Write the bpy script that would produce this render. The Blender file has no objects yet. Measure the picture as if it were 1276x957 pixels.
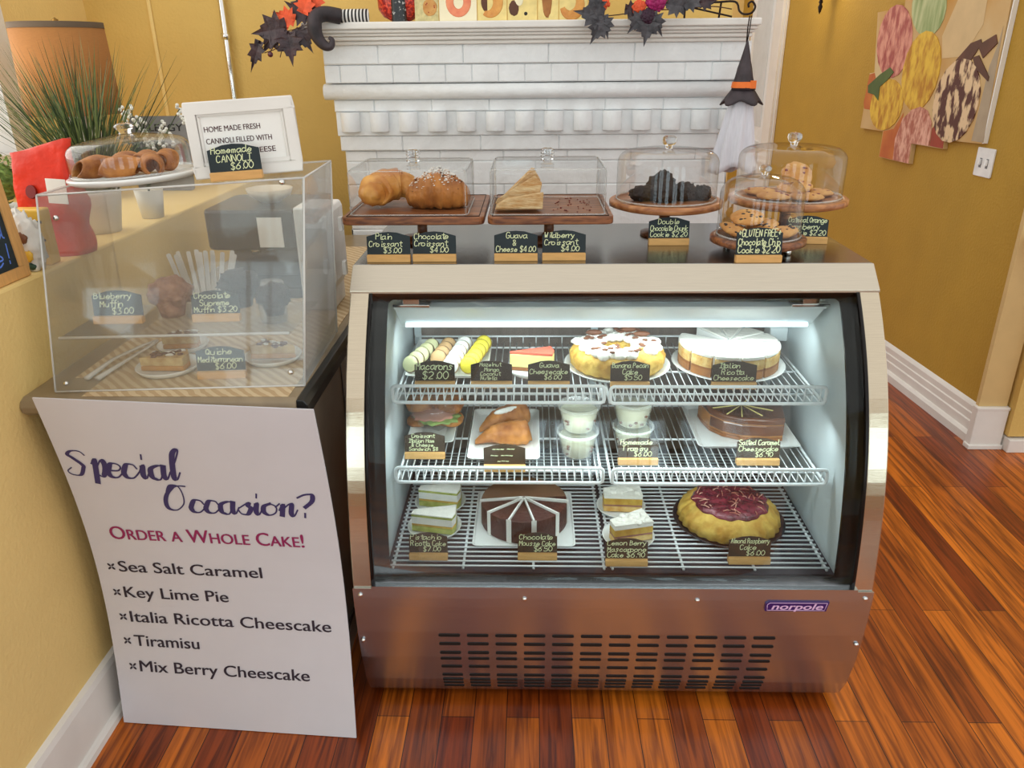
import bpy, bmesh, math, random
from mathutils import Matrix, Vector, noise
R = math.radians
SC = bpy.context.scene
COL = SC.collection
random.seed(7)

# ------------------------------------------------------------------ camera
def look_camera():
    yaw, pitch, roll = R(1.572), R(22.932), R(-0.566)
    cp, sp = math.cos(pitch), math.sin(pitch)
    F = Vector((-math.sin(yaw)*cp, math.cos(yaw)*cp, -sp))
    r0 = Vector((math.cos(yaw), math.sin(yaw), 0))
    u0 = r0.cross(F)
    r = r0*math.cos(roll) + u0*math.sin(roll)
    u = u0*math.cos(roll) - r0*math.sin(roll)
    m = Matrix((r, u, -F)).transposed().to_4x4()
    m.translation = (-0.184, -1.467, 1.534)
    cd = bpy.data.cameras.new('camera'); cd.sensor_width = 36; cd.lens = 963.05/1276*36
    cd.clip_start = 0.02
    o = bpy.data.objects.new('camera', cd); COL.objects.link(o); o.matrix_world = m
    SC.camera = o
look_camera()
SC.view_settings.view_transform = 'Standard'
SC.view_settings.look = 'None'
SC.view_settings.gamma = 1
SC.view_settings.use_curve_mapping = False
SC.view_settings.exposure = 0.1

# ------------------------------------------------------------------ world and light
w = bpy.data.worlds.new('world'); SC.world = w; w.use_nodes = True
bg = w.node_tree.nodes['Background']; bg.inputs[0].default_value = (1.0, 0.97, 0.93, 1); bg.inputs[1].default_value = 1.02
def area(name, loc, rot, sx, sy, power, col=(1, 1, 1)):
    l = bpy.data.lights.new(name, 'AREA'); l.shape = 'RECTANGLE'; l.size = sx; l.size_y = sy
    l.energy = power; l.color = col
    o = bpy.data.objects.new(name, l); COL.objects.link(o); o.location = loc; o.rotation_euler = rot
    return o
FY = -4.2
WINS = [(-3.0, 0.9), (-1.75, 0.9), (-0.45, 0.62), (1.0, 0.9), (2.5, 0.9)]       # windows in the wall behind the viewer: centre x, width
for wx, ww in WINS:
    area('window_daylight', (wx, FY+0.02, 1.45), (R(90), 0, 0), ww, 1.6, 13, (0.66, 0.90, 1.0))
area('nook_daylight', (-1.945, 0.56, 1.92), (0, R(-90), 0), 1.2, 1.2, 9, (1.0, 0.95, 0.86))
area('case_lamp', (0, 0.40, 0.895), (R(28), 0, 0), 1.0, 0.05, 2.0, (0.86, 0.97, 1.0))
area('case_light_low', (0, 0.20, 0.72), (R(12), 0, 0), 1.0, 0.03, 1.5, (0.86, 0.97, 1.0))  # area light below the top shelf, without a fixture modelled around it

# ------------------------------------------------------------------ materials
def lin(h):
    h = h.lstrip('#'); o = []
    for i in (0, 2, 4):
        c = int(h[i:i+2], 16)/255
        o.append(c/12.92 if c <= 0.04045 else ((c+0.055)/1.055)**2.4)
    return o
MATS = {}
def nodes_of(name):
    m = bpy.data.materials.new(name); m.use_nodes = True
    nt = m.node_tree; return m, nt, nt.nodes['Principled BSDF'], nt.nodes, nt.links
def mat(name, hexc, rough=0.5, metal=0.0, var=0.12, scale=12, bump=0.0, bscale=60, hex2=None, stretch=None, coat=0, detail=4, sharp=None, sss=0, trans=0, spec=0.5, emit=0):
    m, nt, b, N, L = nodes_of(name)
    c = lin(hexc); c1 = [max(0, x*(1-var)) for x in c]; c2 = [min(1, x*(1+var)) for x in c]
    if hex2: c1, c2 = c, lin(hex2)
    tc = N.new('ShaderNodeTexCoord'); mp = N.new('ShaderNodeMapping')
    L.new(tc.outputs['Object'], mp.inputs[0])
    if stretch: mp.inputs['Scale'].default_value = stretch
    nz = N.new('ShaderNodeTexNoise'); nz.inputs['Scale'].default_value = scale; nz.inputs['Detail'].default_value = detail
    L.new(mp.outputs[0], nz.inputs['Vector'])
    cr = N.new('ShaderNodeValToRGB')
    lo, hi = sharp if sharp else (0.3, 0.7)
    cr.color_ramp.elements[0].position = lo; cr.color_ramp.elements[1].position = hi
    cr.color_ramp.elements[0].color = (*c1, 1); cr.color_ramp.elements[1].color = (*c2, 1)
    L.new(nz.outputs['Fac'], cr.inputs[0]); L.new(cr.outputs[0], b.inputs['Base Color'])
    b.inputs['Roughness'].default_value = rough; b.inputs['Metallic'].default_value = metal
    b.inputs['Specular IOR Level'].default_value = spec
    b.inputs['Coat Weight'].default_value = coat
    if trans: b.inputs['Transmission Weight'].default_value = trans
    if emit:
        L.new(cr.outputs[0], b.inputs['Emission Color']); b.inputs['Emission Strength'].default_value = emit
    if bump:
        n2 = N.new('ShaderNodeTexNoise'); n2.inputs['Scale'].default_value = bscale; n2.inputs['Detail'].default_value = 3
        L.new(mp.outputs[0], n2.inputs['Vector'])
        bp = N.new('ShaderNodeBump'); bp.inputs['Strength'].default_value = bump; bp.inputs['Distance'].default_value = 0.01
        L.new(n2.outputs['Fac'], bp.inputs['Height']); L.new(bp.outputs[0], b.inputs['Normal'])
    MATS[name] = m; return m
def glassmat(name, tint=(0.97, 0.99, 0.98), refl=1.0, rough=0.02, edge=0.0, haze=0.0, hazecol=(0.9, 0.92, 0.9), cap=0.3):
    """thin clear sheet: see-through with mirror-like Fresnel reflection, darker towards grazing edges"""
    m, nt, b, N, L = nodes_of(name); N.remove(b); out = N['Material Output']
    tr = N.new('ShaderNodeBsdfTransparent'); gl = N.new('ShaderNodeBsdfGlossy'); gl.inputs['Roughness'].default_value = rough
    fr = N.new('ShaderNodeFresnel'); fr.inputs['IOR'].default_value = 1.46
    mu = N.new('ShaderNodeMath'); mu.operation = 'MULTIPLY'; mu.inputs[1].default_value = refl
    L.new(fr.outputs[0], mu.inputs[0])
    mn = N.new('ShaderNodeMath'); mn.operation = 'MINIMUM'; mn.inputs[1].default_value = cap; L.new(mu.outputs[0], mn.inputs[0])
    mx = N.new('ShaderNodeMixShader'); L.new(mn.outputs[0], mx.inputs[0])
    if edge:
        lw = N.new('ShaderNodeLayerWeight'); lw.inputs[0].default_value = 0.5
        pw = N.new('ShaderNodeMath'); pw.operation = 'POWER'; pw.inputs[1].default_value = 9
        L.new(lw.outputs['Facing'], pw.inputs[0])
        mc = N.new('ShaderNodeMixRGB'); mc.inputs[1].default_value = (*tint, 1); mc.inputs[2].default_value = (*[t*(1-edge) for t in tint], 1)
        L.new(pw.outputs[0], mc.inputs[0]); L.new(mc.outputs[0], tr.inputs[0])
    else: tr.inputs[0].default_value = (*tint, 1)
    src = tr
    if haze:
        df = N.new('ShaderNodeBsdfDiffuse'); df.inputs[0].default_value = (*hazecol, 1)
        m2 = N.new('ShaderNodeMixShader'); m2.inputs[0].default_value = haze
        L.new(tr.outputs[0], m2.inputs[1]); L.new(df.outputs[0], m2.inputs[2]); src = m2
    L.new(src.outputs[0], mx.inputs[1]); L.new(gl.outputs[0], mx.inputs[2]); L.new(mx.outputs[0], out.inputs[0])
    MATS[name] = m; return m
def floormat():
    m, nt, b, N, L = nodes_of('wood_floor')
    tc = N.new('ShaderNodeTexCoord'); mp = N.new('ShaderNodeMapping'); mp.inputs['Rotation'].default_value = (0, 0, R(90))
    L.new(tc.outputs['Object'], mp.inputs[0])
    br = N.new('ShaderNodeTexBrick'); br.inputs['Scale'].default_value = 1.0
    br.inputs['Brick Width'].default_value = 1.15; br.inputs['Row Height'].default_value = 0.082; br.inputs['Mortar Size'].default_value = 0.0012
    br.inputs['Mortar Smooth'].default_value = 0.3; br.offset = 0.37; br.inputs['Bias'].default_value = 0.0
    br.inputs['Color1'].default_value = (*lin('#CB721F'), 1); br.inputs['Color2'].default_value = (*lin('#7C300D'), 1); br.inputs['Mortar'].default_value = (*lin('#2A0E06'), 1)
    L.new(mp.outputs[0], br.inputs['Vector'])
    m2 = N.new('ShaderNodeMapping'); m2.inputs['Scale'].default_value = (1.0, 0.045, 1.0); L.new(tc.outputs['Object'], m2.inputs[0])
    nz = N.new('ShaderNodeTexNoise'); nz.inputs['Scale'].default_value = 55; nz.inputs['Detail'].default_value = 6; nz.inputs['Distortion'].default_value = 1.2
    L.new(m2.outputs[0], nz.inputs['Vector'])
    cr = N.new('ShaderNodeValToRGB'); cr.color_ramp.elements[0].position = 0.36; cr.color_ramp.elements[1].position = 0.62
    cr.color_ramp.elements[0].color = (0.30, 0.19, 0.13, 1); cr.color_ramp.elements[1].color = (1.25, 1.2, 1.05, 1)
    L.new(nz.outputs['Fac'], cr.inputs[0])
    mx = N.new('ShaderNodeMixRGB'); mx.blend_type = 'MULTIPLY'; mx.inputs[0].default_value = 0.85
    L.new(br.outputs['Color'], mx.inputs[1]); L.new(cr.outputs[0], mx.inputs[2])
    L.new(mx.outputs[0], b.inputs['Base Color']); b.inputs['Roughness'].default_value = 0.34
    bp = N.new('ShaderNodeBump'); bp.inputs['Strength'].default_value = 0.15; bp.inputs['Distance'].default_value = 0.004
    L.new(br.outputs['Fac'], bp.inputs['Height']); bp.invert = True; L.new(bp.outputs[0], b.inputs['Normal'])
    MATS['floor'] = m
floormat()
def stripemat(name, h1, h2, axis, freq, rough=0.5, dist=0.0):
    m, nt, b, N, L = nodes_of(name)
    tc = N.new('ShaderNodeTexCoord'); wv = N.new('ShaderNodeTexWave'); wv.bands_direction = axis
    wv.inputs['Scale'].default_value = freq; wv.inputs['Distortion'].default_value = dist; wv.inputs['Detail'].default_value = 2
    L.new(tc.outputs['Object'], wv.inputs['Vector'])
    cr = N.new('ShaderNodeValToRGB'); cr.color_ramp.elements[0].position = 0.42; cr.color_ramp.elements[1].position = 0.58
    cr.color_ramp.elements[0].color = (*lin(h1), 1); cr.color_ramp.elements[1].color = (*lin(h2), 1)
    L.new(wv.outputs[0], cr.inputs[0]); L.new(cr.outputs[0], b.inputs['Base Color']); b.inputs['Roughness'].default_value = rough
    MATS[name] = m

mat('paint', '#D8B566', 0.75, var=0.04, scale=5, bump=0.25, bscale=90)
mat('paint_shaded', '#B68F30', 0.75, var=0.05, scale=5, bump=0.25, bscale=90)  # wall yellow darkened: the right wall's weaker light is put into the colour
mat('paint_lit', '#E9CB84', 0.75, var=0.04, scale=5, bump=0.2, bscale=90)  # wall yellow lightened: brightness of the lit left walls is put into the colour
mat('paint_tan', '#D2B47A', 0.6, var=0.04)
mat('white_trim', '#E6E3DD', 0.45, var=0.04, scale=9)
mat('white_brick', '#ECEFF0', 0.5, var=0.04, scale=14, bump=0.35, bscale=40)
mat('mortar', '#D3D8DA', 0.6, var=0.05)
mat('front_wall', '#B9A27A', 0.8)
def steelmat(name, hexc, rough, stretch=(2, 90, 90)):
    mat(name, hexc, rough, 1.0, var=0.05, scale=8, bump=0.03, bscale=14, stretch=stretch)
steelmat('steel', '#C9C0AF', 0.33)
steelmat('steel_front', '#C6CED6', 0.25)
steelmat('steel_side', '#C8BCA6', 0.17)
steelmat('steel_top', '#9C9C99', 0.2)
mat('chrome', '#E0E0DE', 0.12, 1.0, var=0.02)
mat('black_frame', '#120D0C', 0.2, var=0.1, spec=0.25)
mat('dark_void', '#120C0A', 0.7)
mat('liner', '#C9D3D6', 0.4, var=0.04)
mat('liner_back', '#6E6259', 0.45, var=0.2, scale=3, stretch=(14, 1, 0.6))
mat('deck', '#2E2730', 0.5, var=0.2)
mat('white_wire', '#EDF2F4', 0.3, var=0.02)
mat('housing', '#E4EEF0', 0.35, var=0.02)
mat('lamp_tube', '#EAF8FF', 0.4, var=0.01, emit=1.2)
mat('air_grille', '#4A5578', 0.4, var=0.2)
mat('purple_badge', '#3B1A63', 0.3, var=0.05)
mat('badge_pink', '#E3BFE6', 0.4, var=0.04)
glassmat('case_glass', (0.97, 1.0, 0.995), 0.9)
glassmat('dome_glass', (0.992, 0.995, 0.993), 1.0, edge=0.42, cap=0.35)
glassmat('acrylic', (0.985, 0.985, 0.98), 0.7, edge=0.1, cap=0.08)
glassmat('acrylic_scuffed', (0.97, 0.97, 0.955), 0.8, rough=0.02, edge=0.1, haze=0.085, cap=0.10, hazecol=(0.72, 0.69, 0.63))
glassmat('acrylic_side', (0.95, 0.965, 0.97), 0.9, rough=0.05, haze=0.32, hazecol=(0.74, 0.79, 0.80))
glassmat('acrylic_edge', (0.95, 0.95, 0.93), 1.0, haze=0.6, hazecol=(0.92, 0.92, 0.9))
glassmat('clear_plastic', (0.95, 0.97, 0.96), 1.0, rough=0.1, edge=0.35, haze=0.22, hazecol=(0.95, 0.97, 0.97))
glassmat('film', (0.96, 0.97, 0.96), 1.0, rough=0.08, haze=0.05)
m, nt, b, N, L = nodes_of('knob_glass'); b.inputs['Transmission Weight'].default_value = 1; b.inputs['Roughness'].default_value = 0.03; b.inputs['IOR'].default_value = 1.45; MATS['knob_glass'] = m
mat('chalkboard', '#1D2B30', 0.7, var=0.25, scale=20)
mat('chalkboard_brown', '#3A2A18', 0.7, var=0.25, scale=20)
mat('chalk', '#E4EDBE', 0.9, var=0.05)
mat('chalk_white', '#E6E6DE', 0.9, var=0.05)
mat('chalk_blue', '#5E86E8', 0.9, var=0.08)
mat('chalk_green', '#2FA874', 0.9, var=0.1)
mat('pale_wood', '#D8A765', 0.6, var=0.1, scale=20, stretch=(1, 8, 8))
mat('frame_wood', '#D9A562', 0.55, var=0.1, scale=20, stretch=(8, 8, 1))
mat('acacia', '#5E3320', 0.35, scale=14, hex2='#A5683D', stretch=(1.5, 9, 9), sharp=(0.35, 0.7))
mat('acacia_warm', '#8E5430', 0.35, scale=9, hex2='#C98C58', stretch=(1.5, 7, 7), sharp=(0.35, 0.7))
mat('poster', '#D6D6DE', 0.5, var=0.015)
mat('ink_violet', '#3C3468', 0.6, var=0.05)
mat('ink_dark', '#2D2434', 0.6, var=0.1)
mat('ink_magenta', '#97245E', 0.6, var=0.05)
mat('ink_black', '#1C1A1A', 0.6, var=0.1)
mat('ink_maroon', '#4A1F22', 0.6, var=0.1)
mat('paper', '#F0EFEA', 0.6, var=0.02)
stripemat('wood_paper', '#BC9F78', '#D2BC96', 'DIAGONAL', 22, 0.6, 2.5)
mat('counter_dark', '#B09E8A', 0.35, var=0.1)
mat('counter_top', '#8E7D63', 0.3, var=0.12, scale=20)
mat('counter_black', '#141312', 0.3)
mat('plate', '#EFF1EE', 0.25, var=0.02, coat=0.3)
mat('plate_black', '#22232A', 0.3)
# food
mat('bake_gold', '#B8691E', 0.45, hex2='#F0B65C', scale=16, bump=0.3, bscale=80, coat=0.15)
mat('bake_brown', '#844517', 0.5, hex2='#D28C43', scale=22, bump=0.4, bscale=80)
mat('sugared', '#A9662F', 0.7, hex2='#F1E9DF', scale=30, bump=0.5, bscale=90, sharp=(0.46, 0.58))
mat('puff', '#C38D4D', 0.7, hex2='#EBD3A3', scale=30, bump=0.5, bscale=80, stretch=(1, 1, 5))
mat('choc', '#21120D', 0.6, var=0.45, scale=40, bump=0.8, bscale=90)
mat('choc_cake', '#4A2116', 0.55, var=0.2, scale=18, bump=0.4, bscale=120)
mat('mousse_top', '#6B4A33', 0.6, var=0.12, scale=10)
mat('cookie', '#B97B3C', 0.75, hex2='#D9A864', scale=30, bump=0.6, bscale=70)
mat('chip', '#2B150E', 0.45)
mat('cranberry', '#7C1F22', 0.4)
mat('muffin', '#7F5342', 0.85, hex2='#BD9076', scale=45, bump=0.9, bscale=70)
mat('white_cream', '#F1EFE8', 0.5, var=0.04, scale=20, bump=0.3, bscale=50)
mat('frosting', '#F0ECE2', 0.6, var=0.05, scale=30, bump=0.5, bscale=70)
mat('sponge', '#C98F3C', 0.8, hex2='#E8CE8C', scale=40, bump=0.5, bscale=90)
mat('sponge_brown', '#935A2A', 0.8, var=0.2, scale=40, bump=0.4)
mat('cake_yellow', '#B9872C', 0.7, hex2='#E0BE5C', scale=30, bump=0.5, bscale=60)
mat('pistachio', '#8C9A3E', 0.8, hex2='#C2C46A', scale=40, bump=0.4)
mat('berry_glaze', '#4B0F22', 0.25, hex2='#8C2F3F', scale=45, bump=0.8, bscale=50, coat=0.4)
mat('guava', '#D9654E', 0.35, var=0.15, coat=0.2)
mat('caramel', '#4A2617', 0.2, hex2='#7A4524', scale=12, coat=0.6)
mat('caramel_side', '#8C5423', 0.5, hex2='#B97B38', scale=20)
mat('tiramisu', '#E3DFC0', 0.6, hex2='#B6A774', scale=14, sharp=(0.55, 0.8))
mat('mac_green', '#D8D6A4', 0.6, var=0.05, scale=30)
mat('mac_tan', '#C79F6E', 0.6, var=0.05, scale=30)
mat('mac_white', '#EEEDE6', 0.6, var=0.03, scale=30)
mat('mac_yellow', '#E3D23A', 0.6, var=0.06, scale=30)
mat('mac_fill', '#5B3F28', 0.6); mat('mac_fill_pale', '#E6D98A', 0.6); mat('mac_cream', '#A8906A', 0.6); mat('mac_gold', '#A98A22', 0.6)
mat('pecan', '#6C3E22', 0.6, var=0.2)
mat('ham', '#C98A76', 0.6, var=0.2); mat('lettuce', '#8FA65A', 0.6, var=0.3, scale=40)
mat('quiche', '#B58A4B', 0.75, hex2='#E2C890', scale=40, bump=0.5); mat('crust', '#C9924C', 0.7, var=0.15, scale=30, bump=0.5)
mat('crumb_glaze', '#9C6C5E', 0.5, var=0.3, scale=30)
mat('board_crumbs', '#A37C6B', 0.6, hex2='#7C3B40', scale=14, sharp=(0.62, 0.7))
# decor
mat('lampshade', '#A06A34', 0.85, var=0.07, scale=80, stretch=(1, 1, 6), trans=0)
mat('shade_band', '#5B4A38', 0.8)
mat('grass', '#3E5326', 0.6, hex2='#75874B', scale=25); mat('grass_dark', '#2F4324', 0.6, var=0.3, scale=25)
mat('boxwood', '#3D5A22', 0.6, hex2='#86A045', scale=60); mat('white_flower', '#E9E9DF', 0.7)
mat('ceramic', '#D9D5CB', 0.4); mat('brass', '#8C6A35', 0.35, 1.0)
mat('red_bag', '#D22E12', 0.5, var=0.25, scale=12, bump=0.9, bscale=22, coat=0.08, spec=0.3); mat('red_dark', '#7A150F', 0.4, var=0.2)
mat('yellow_pack', '#E0B23A', 0.4, var=0.1); mat('white_pack', '#DDDAD2', 0.5, var=0.1, scale=20, bump=0.3, bscale=30)
mat('brown_patch', '#7A4A2A', 0.5); mat('dark_green', '#20402C', 0.5)
mat('slate', '#77787A', 0.6, var=0.15, scale=14); mat('machine_black', '#2B2A2E', 0.35, var=0.15); mat('machine_grey', '#5B5450', 0.4)
mat('beige_bowl', '#D8CBB4', 0.4); mat('white_plastic', '#E8E8E6', 0.4)
mat('leaf_dark', '#231720', 0.45, hex2='#4A3236', scale=30, bump=0.3); mat('leaf_grey', '#2A292E', 0.5, hex2='#59565B', scale=30, bump=0.3)
mat('flower_orange', '#E2562A', 0.6, var=0.25, scale=40); mat('flower_magenta', '#A01562', 0.6, var=0.3, scale=40); mat('flower_plum', '#2E0E26', 0.6, var=0.3, scale=50)
mat('berry', '#4F0F26', 0.2, coat=0.5); mat('twig', '#4A2D1C', 0.7); mat('velvet_black', '#1A1418', 0.6, hex2='#4A3F44', scale=14)
stripemat('sock', '#151316', '#ECE9E4', 'X', 27, 0.7)
mat('sequin_red', '#8E0F0E', 0.3, hex2='#E0482C', scale=120, sharp=(0.45, 0.6)); mat('sequin_black', '#100E10', 0.3, hex2='#C8C6C2', scale=90, sharp=(0.6, 0.68))
mat('card_cream', '#E9D38A', 0.6, var=0.12, scale=30); mat('card_white', '#EFE6C4', 0.6, var=0.05); mat('card_linen', '#C9BC86', 0.6, var=0.2, scale=70)
mat('donut_pink', '#D9694B', 0.35, hex2='#EE9A6E', scale=25); mat('iron', '#2A1E19', 0.5, 0.6); mat('orange_band', '#E8711A', 0.5, var=0.1)
mat('tulle', '#D9DAE2', 0.8, var=0.06, scale=30, stretch=(6, 6, 0.4))
mat('print_pink', '#A8504A', 0.6, hex2='#DE9A86', scale=22, stretch=(1, 1.6, 0.7), sharp=(0.4, 0.62), bump=0.5, bscale=30); mat('print_green', '#7F9656', 0.6, hex2='#C6CC98', scale=12, stretch=(1, 3, 0.5))
mat('print_yellow', '#B97F14', 0.6, hex2='#E6BE3C', scale=20, stretch=(1, 1.6, 0.7), sharp=(0.36, 0.6), bump=0.6, bscale=25); mat('print_orange', '#B5561F', 0.6, hex2='#CE7A2C', scale=9)
mat('print_rose', '#AE6450', 0.6, hex2='#E6B09A', scale=24, stretch=(1, 1.6, 0.8), sharp=(0.4, 0.6), bump=0.5, bscale=30); mat('print_red', '#9C3A20', 0.6, var=0.2); mat('print_swirl', '#55261A', 0.6, hex2='#E3C59A', scale=14, sharp=(0.47, 0.56), stretch=(1, 2.2, 1))
mat('print_leaf', '#4D6128', 0.6, var=0.25); mat('print_stick', '#5A3420', 0.6, var=0.25); mat('print_shade', '#A9977C', 0.6, var=0.1); mat('print_cream', '#D2B583', 0.6, var=0.07); mat('print_bg', '#C08A32', 0.6, hex2='#D8C394', scale=2.2)

# ------------------------------------------------------------------ mesh builder
class MB:
    def __init__(s): s.v = []; s.f = []; s.mi = []; s.sm = []
    def add(s, vs, fs, mi=0, sm=False, xf=None):
        o = len(s.v)
        if xf is None: s.v += [tuple(v) for v in vs]
        elif callable(xf): s.v += [tuple(xf(v)) for v in vs]
        else: s.v += [tuple(xf @ Vector(v)) for v in vs]
        s.f += [tuple(i+o for i in f) for f in fs]; s.mi += [mi]*len(fs); s.sm += [sm]*len(fs); return s
    def box(s, c, d, mi=0, xf=None):
        x, y, z = c; a, b_, e = d[0]/2, d[1]/2, d[2]/2
        vs = [(x+i*a, y+j*b_, z+k*e) for k in (-1, 1) for j in (-1, 1) for i in (-1, 1)]
        return s.add(vs, [(0, 2, 3, 1), (4, 5, 7, 6), (0, 1, 5, 4), (2, 6, 7, 3), (0, 4, 6, 2), (1, 3, 7, 5)], mi, False, xf)
    def box2(s, lo, hi, mi=0, xf=None):
        return s.box([(a+b_)/2 for a, b_ in zip(lo, hi)], [b_-a for a, b_ in zip(lo, hi)], mi, xf)
    def lathe(s, prof, n=32, c=(0, 0, 0), mi=0, xf=None, sm=True, sx=1, sy=1, wob=None):
        vs, fs = [], []; m = len(prof)
        for r, z in prof:
            for i in range(n):
                a = 2*math.pi*i/n; q = r*(wob(a, z) if wob else 1)
                vs.append((c[0]+q*math.cos(a)*sx, c[1]+q*math.sin(a)*sy, c[2]+z))
        for j in range(m-1):
            for i in range(n):
                k = (i+1) % n; fs.append((j*n+i, j*n+k, (j+1)*n+k, (j+1)*n+i))
        if prof[0][0] > 1e-5: fs.append(tuple(range(n-1, -1, -1)))
        if prof[-1][0] > 1e-5: fs.append(tuple((m-1)*n+i for i in range(n)))
        return s.add(vs, fs, mi, sm, xf)
    def shell(s, prof, n=40, c=(0, 0, 0), mi=0, xf=None):      # open lathe, no caps
        vs, fs = [], []; m = len(prof)
        for r, z in prof:
            for i in range(n):
                a = 2*math.pi*i/n; vs.append((c[0]+r*math.cos(a), c[1]+r*math.sin(a), c[2]+z))
        for j in range(m-1):
            for i in range(n):
                k = (i+1) % n; fs.append((j*n+i, j*n+k, (j+1)*n+k, (j+1)*n+i))
        return s.add(vs, fs, mi, True, xf)
    def tube(s, pts, r, n=8, mi=0, xf=None, closed=False, sq=1.0):
        P_ = [Vector(p) for p in pts]; m = len(P_); rs = r if isinstance(r, (list, tuple)) else [r]*m
        vs, fs = [], []; up = None
        for i, p in enumerate(P_):
            if closed: t = P_[(i+1) % m]-P_[i-1]
            else: t = P_[min(i+1, m-1)]-P_[max(i-1, 0)]
            t = t.normalized() if t.length > 1e-9 else Vector((0, 0, 1))
            if up is None:
                up = Vector((0, 0, 1)) if abs(t.z) < 0.9 else Vector((0, 1, 0))
            a = t.cross(up)
            if a.length < 1e-4: a = t.cross(Vector((1, 0, 0)))
            a.normalize(); b_ = a.cross(t).normalized(); up = b_
            for k in range(n):
                g = 2*math.pi*k/n; vs.append(p + a*(rs[i]*math.cos(g)) + b_*(rs[i]*sq*math.sin(g)))
        for i in range(m if closed else m-1):
            j = (i+1) % m
            for k in range(n):
                q = (k+1) % n; fs.append((i*n+k, i*n+q, j*n+q, j*n+k))
        if not closed: fs.append(tuple(range(n-1, -1, -1))); fs.append(tuple((m-1)*n+k for k in range(n)))
        return s.add(vs, fs, mi, True, xf)
    def prism(s, poly, axis, a, b_, mi=0, xf=None, sm=False):
        """2-D outline pushed along an axis from a to b"""
        def p3(q, t): return {'x': (t, q[0], q[1]), 'y': (q[0], t, q[1]), 'z': (q[0], q[1], t)}[axis]
        n = len(poly); vs = [p3(q, a) for q in poly]+[p3(q, b_) for q in poly]
        fs = [tuple(range(n-1, -1, -1)), tuple(range(n, 2*n))]+[(i, (i+1) % n, n+(i+1) % n, n+i) for i in range(n)]
        s.add(vs, fs[:2], mi, False, xf); o = len(s.f)
        return s.add(vs, fs[2:], mi, sm, xf)
    def blob(s, c, d, amp=0.1, fr=3.0, seed=0, n=20, m=12, mi=0, xf=None, flat=None):
        vs, fs = [], []; sd = Vector((seed*3.7, seed*1.3, seed*7.1))
        for j in range(m+1):
            ph = math.pi*j/m
            for i in range(n):
                th = 2*math.pi*i/n; u = Vector((math.sin(ph)*math.cos(th), math.sin(ph)*math.sin(th), -math.cos(ph)))
                k = 1+amp*noise.noise(u*fr+sd)+amp*0.5*noise.noise(u*fr*2.3+sd)
                z = u.z*d[2]/2*k
                if flat is not None: z = max(z, flat)
                vs.append((c[0]+u.x*d[0]/2*k, c[1]+u.y*d[1]/2*k, c[2]+z))
        for j in range(m):
            for i in range(n):
                k = (i+1) % n; fs.append((j*n+i, j*n+k, (j+1)*n+k, (j+1)*n+i))
        return s.add(vs, fs, mi, True, xf)
    def build(s, name, mats, parent=None, bevel=0, seg=2, solid=0):
        me = bpy.data.meshes.new(name); me.from_pydata(s.v, [], s.f)
        for k in (mats if isinstance(mats, (list, tuple)) else [mats]): me.materials.append(MATS[k])
        me.polygons.foreach_set('material_index', s.mi); me.polygons.foreach_set('use_smooth', s.sm); me.update()
        bm = bmesh.new(); bm.from_mesh(me); bmesh.ops.remove_doubles(bm, verts=bm.verts, dist=1e-6); bmesh.ops.recalc_face_normals(bm, faces=bm.faces); bm.to_mesh(me); bm.free()
        o = bpy.data.objects.new(name, me); COL.objects.link(o)
        if parent: o.parent = parent
        if bevel:
            md = o.modifiers.new('bevel', 'BEVEL'); md.width = bevel; md.segments = seg; md.limit_method = 'ANGLE'; md.angle_limit = R(40)
        if solid:
            md = o.modifiers.new('solid', 'SOLIDIFY'); md.thickness = solid; md.offset = 0
        return o
def thing(name, label, cat, loc=(0, 0, 0), rz=0, group=None, rot=None):
    o = bpy.data.objects.new(name, None); o.empty_display_size = 0.05; COL.objects.link(o); o.location = loc
    o.rotation_euler = rot if rot else (0, 0, rz)
    o['label'] = label; o['category'] = cat
    if group: o['group'] = group
    return o
def tag(o, label, cat, group=None, kind=None, loc=None, rz=None):
    o['label'] = label; o['category'] = cat
    if group: o['group'] = group
    if kind: o['kind'] = kind
    if loc: o.location = loc
    if rz is not None: o.rotation_euler = (0, 0, rz)
    return o
def struct(o): o['kind'] = 'structure'; return o
def arc(cx, cy, r, a0, a1, n): return [(cx+r*math.cos(R(a0+(a1-a0)*i/n)), cy+r*math.sin(R(a0+(a1-a0)*i/n))) for i in range(n+1)]
def rrect(x0, y0, x1, y1, r, n=5):
    return arc(x1-r, y0+r, r, -90, 0, n)+arc(x1-r, y1-r, r, 0, 90, n)+arc(x0+r, y1-r, r, 90, 180, n)+arc(x0+r, y0+r, r, 180, 270, n)
def TR(loc, rx=0, ry=0, rz=0, s=1):
    m = Matrix.Translation(loc) @ Matrix.Rotation(rz, 4, 'Z') @ Matrix.Rotation(ry, 4, 'Y') @ Matrix.Rotation(rx, 4, 'X')
    return m @ Matrix.Scale(s, 4) if s != 1 else m
def smooth(pts, k=4, closed=False):
    P_ = [Vector(p) for p in pts]; n = len(P_); out = []
    if n < 3: return P_
    for i in range(n if closed else n-1):
        g = (lambda q: P_[q % n]) if closed else (lambda q: P_[max(0, min(n-1, q))])
        a, b_, c, d = g(i-1), g(i), g(i+1), g(i+2)
        for j in range(k):
            t = j/k; out.append(0.5*((2*b_)+(c-a)*t+(2*a-5*b_+4*c-d)*t*t+(3*b_-a-3*c+d)*t*t*t))
    if not closed: out.append(P_[-1])
    return out

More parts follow.
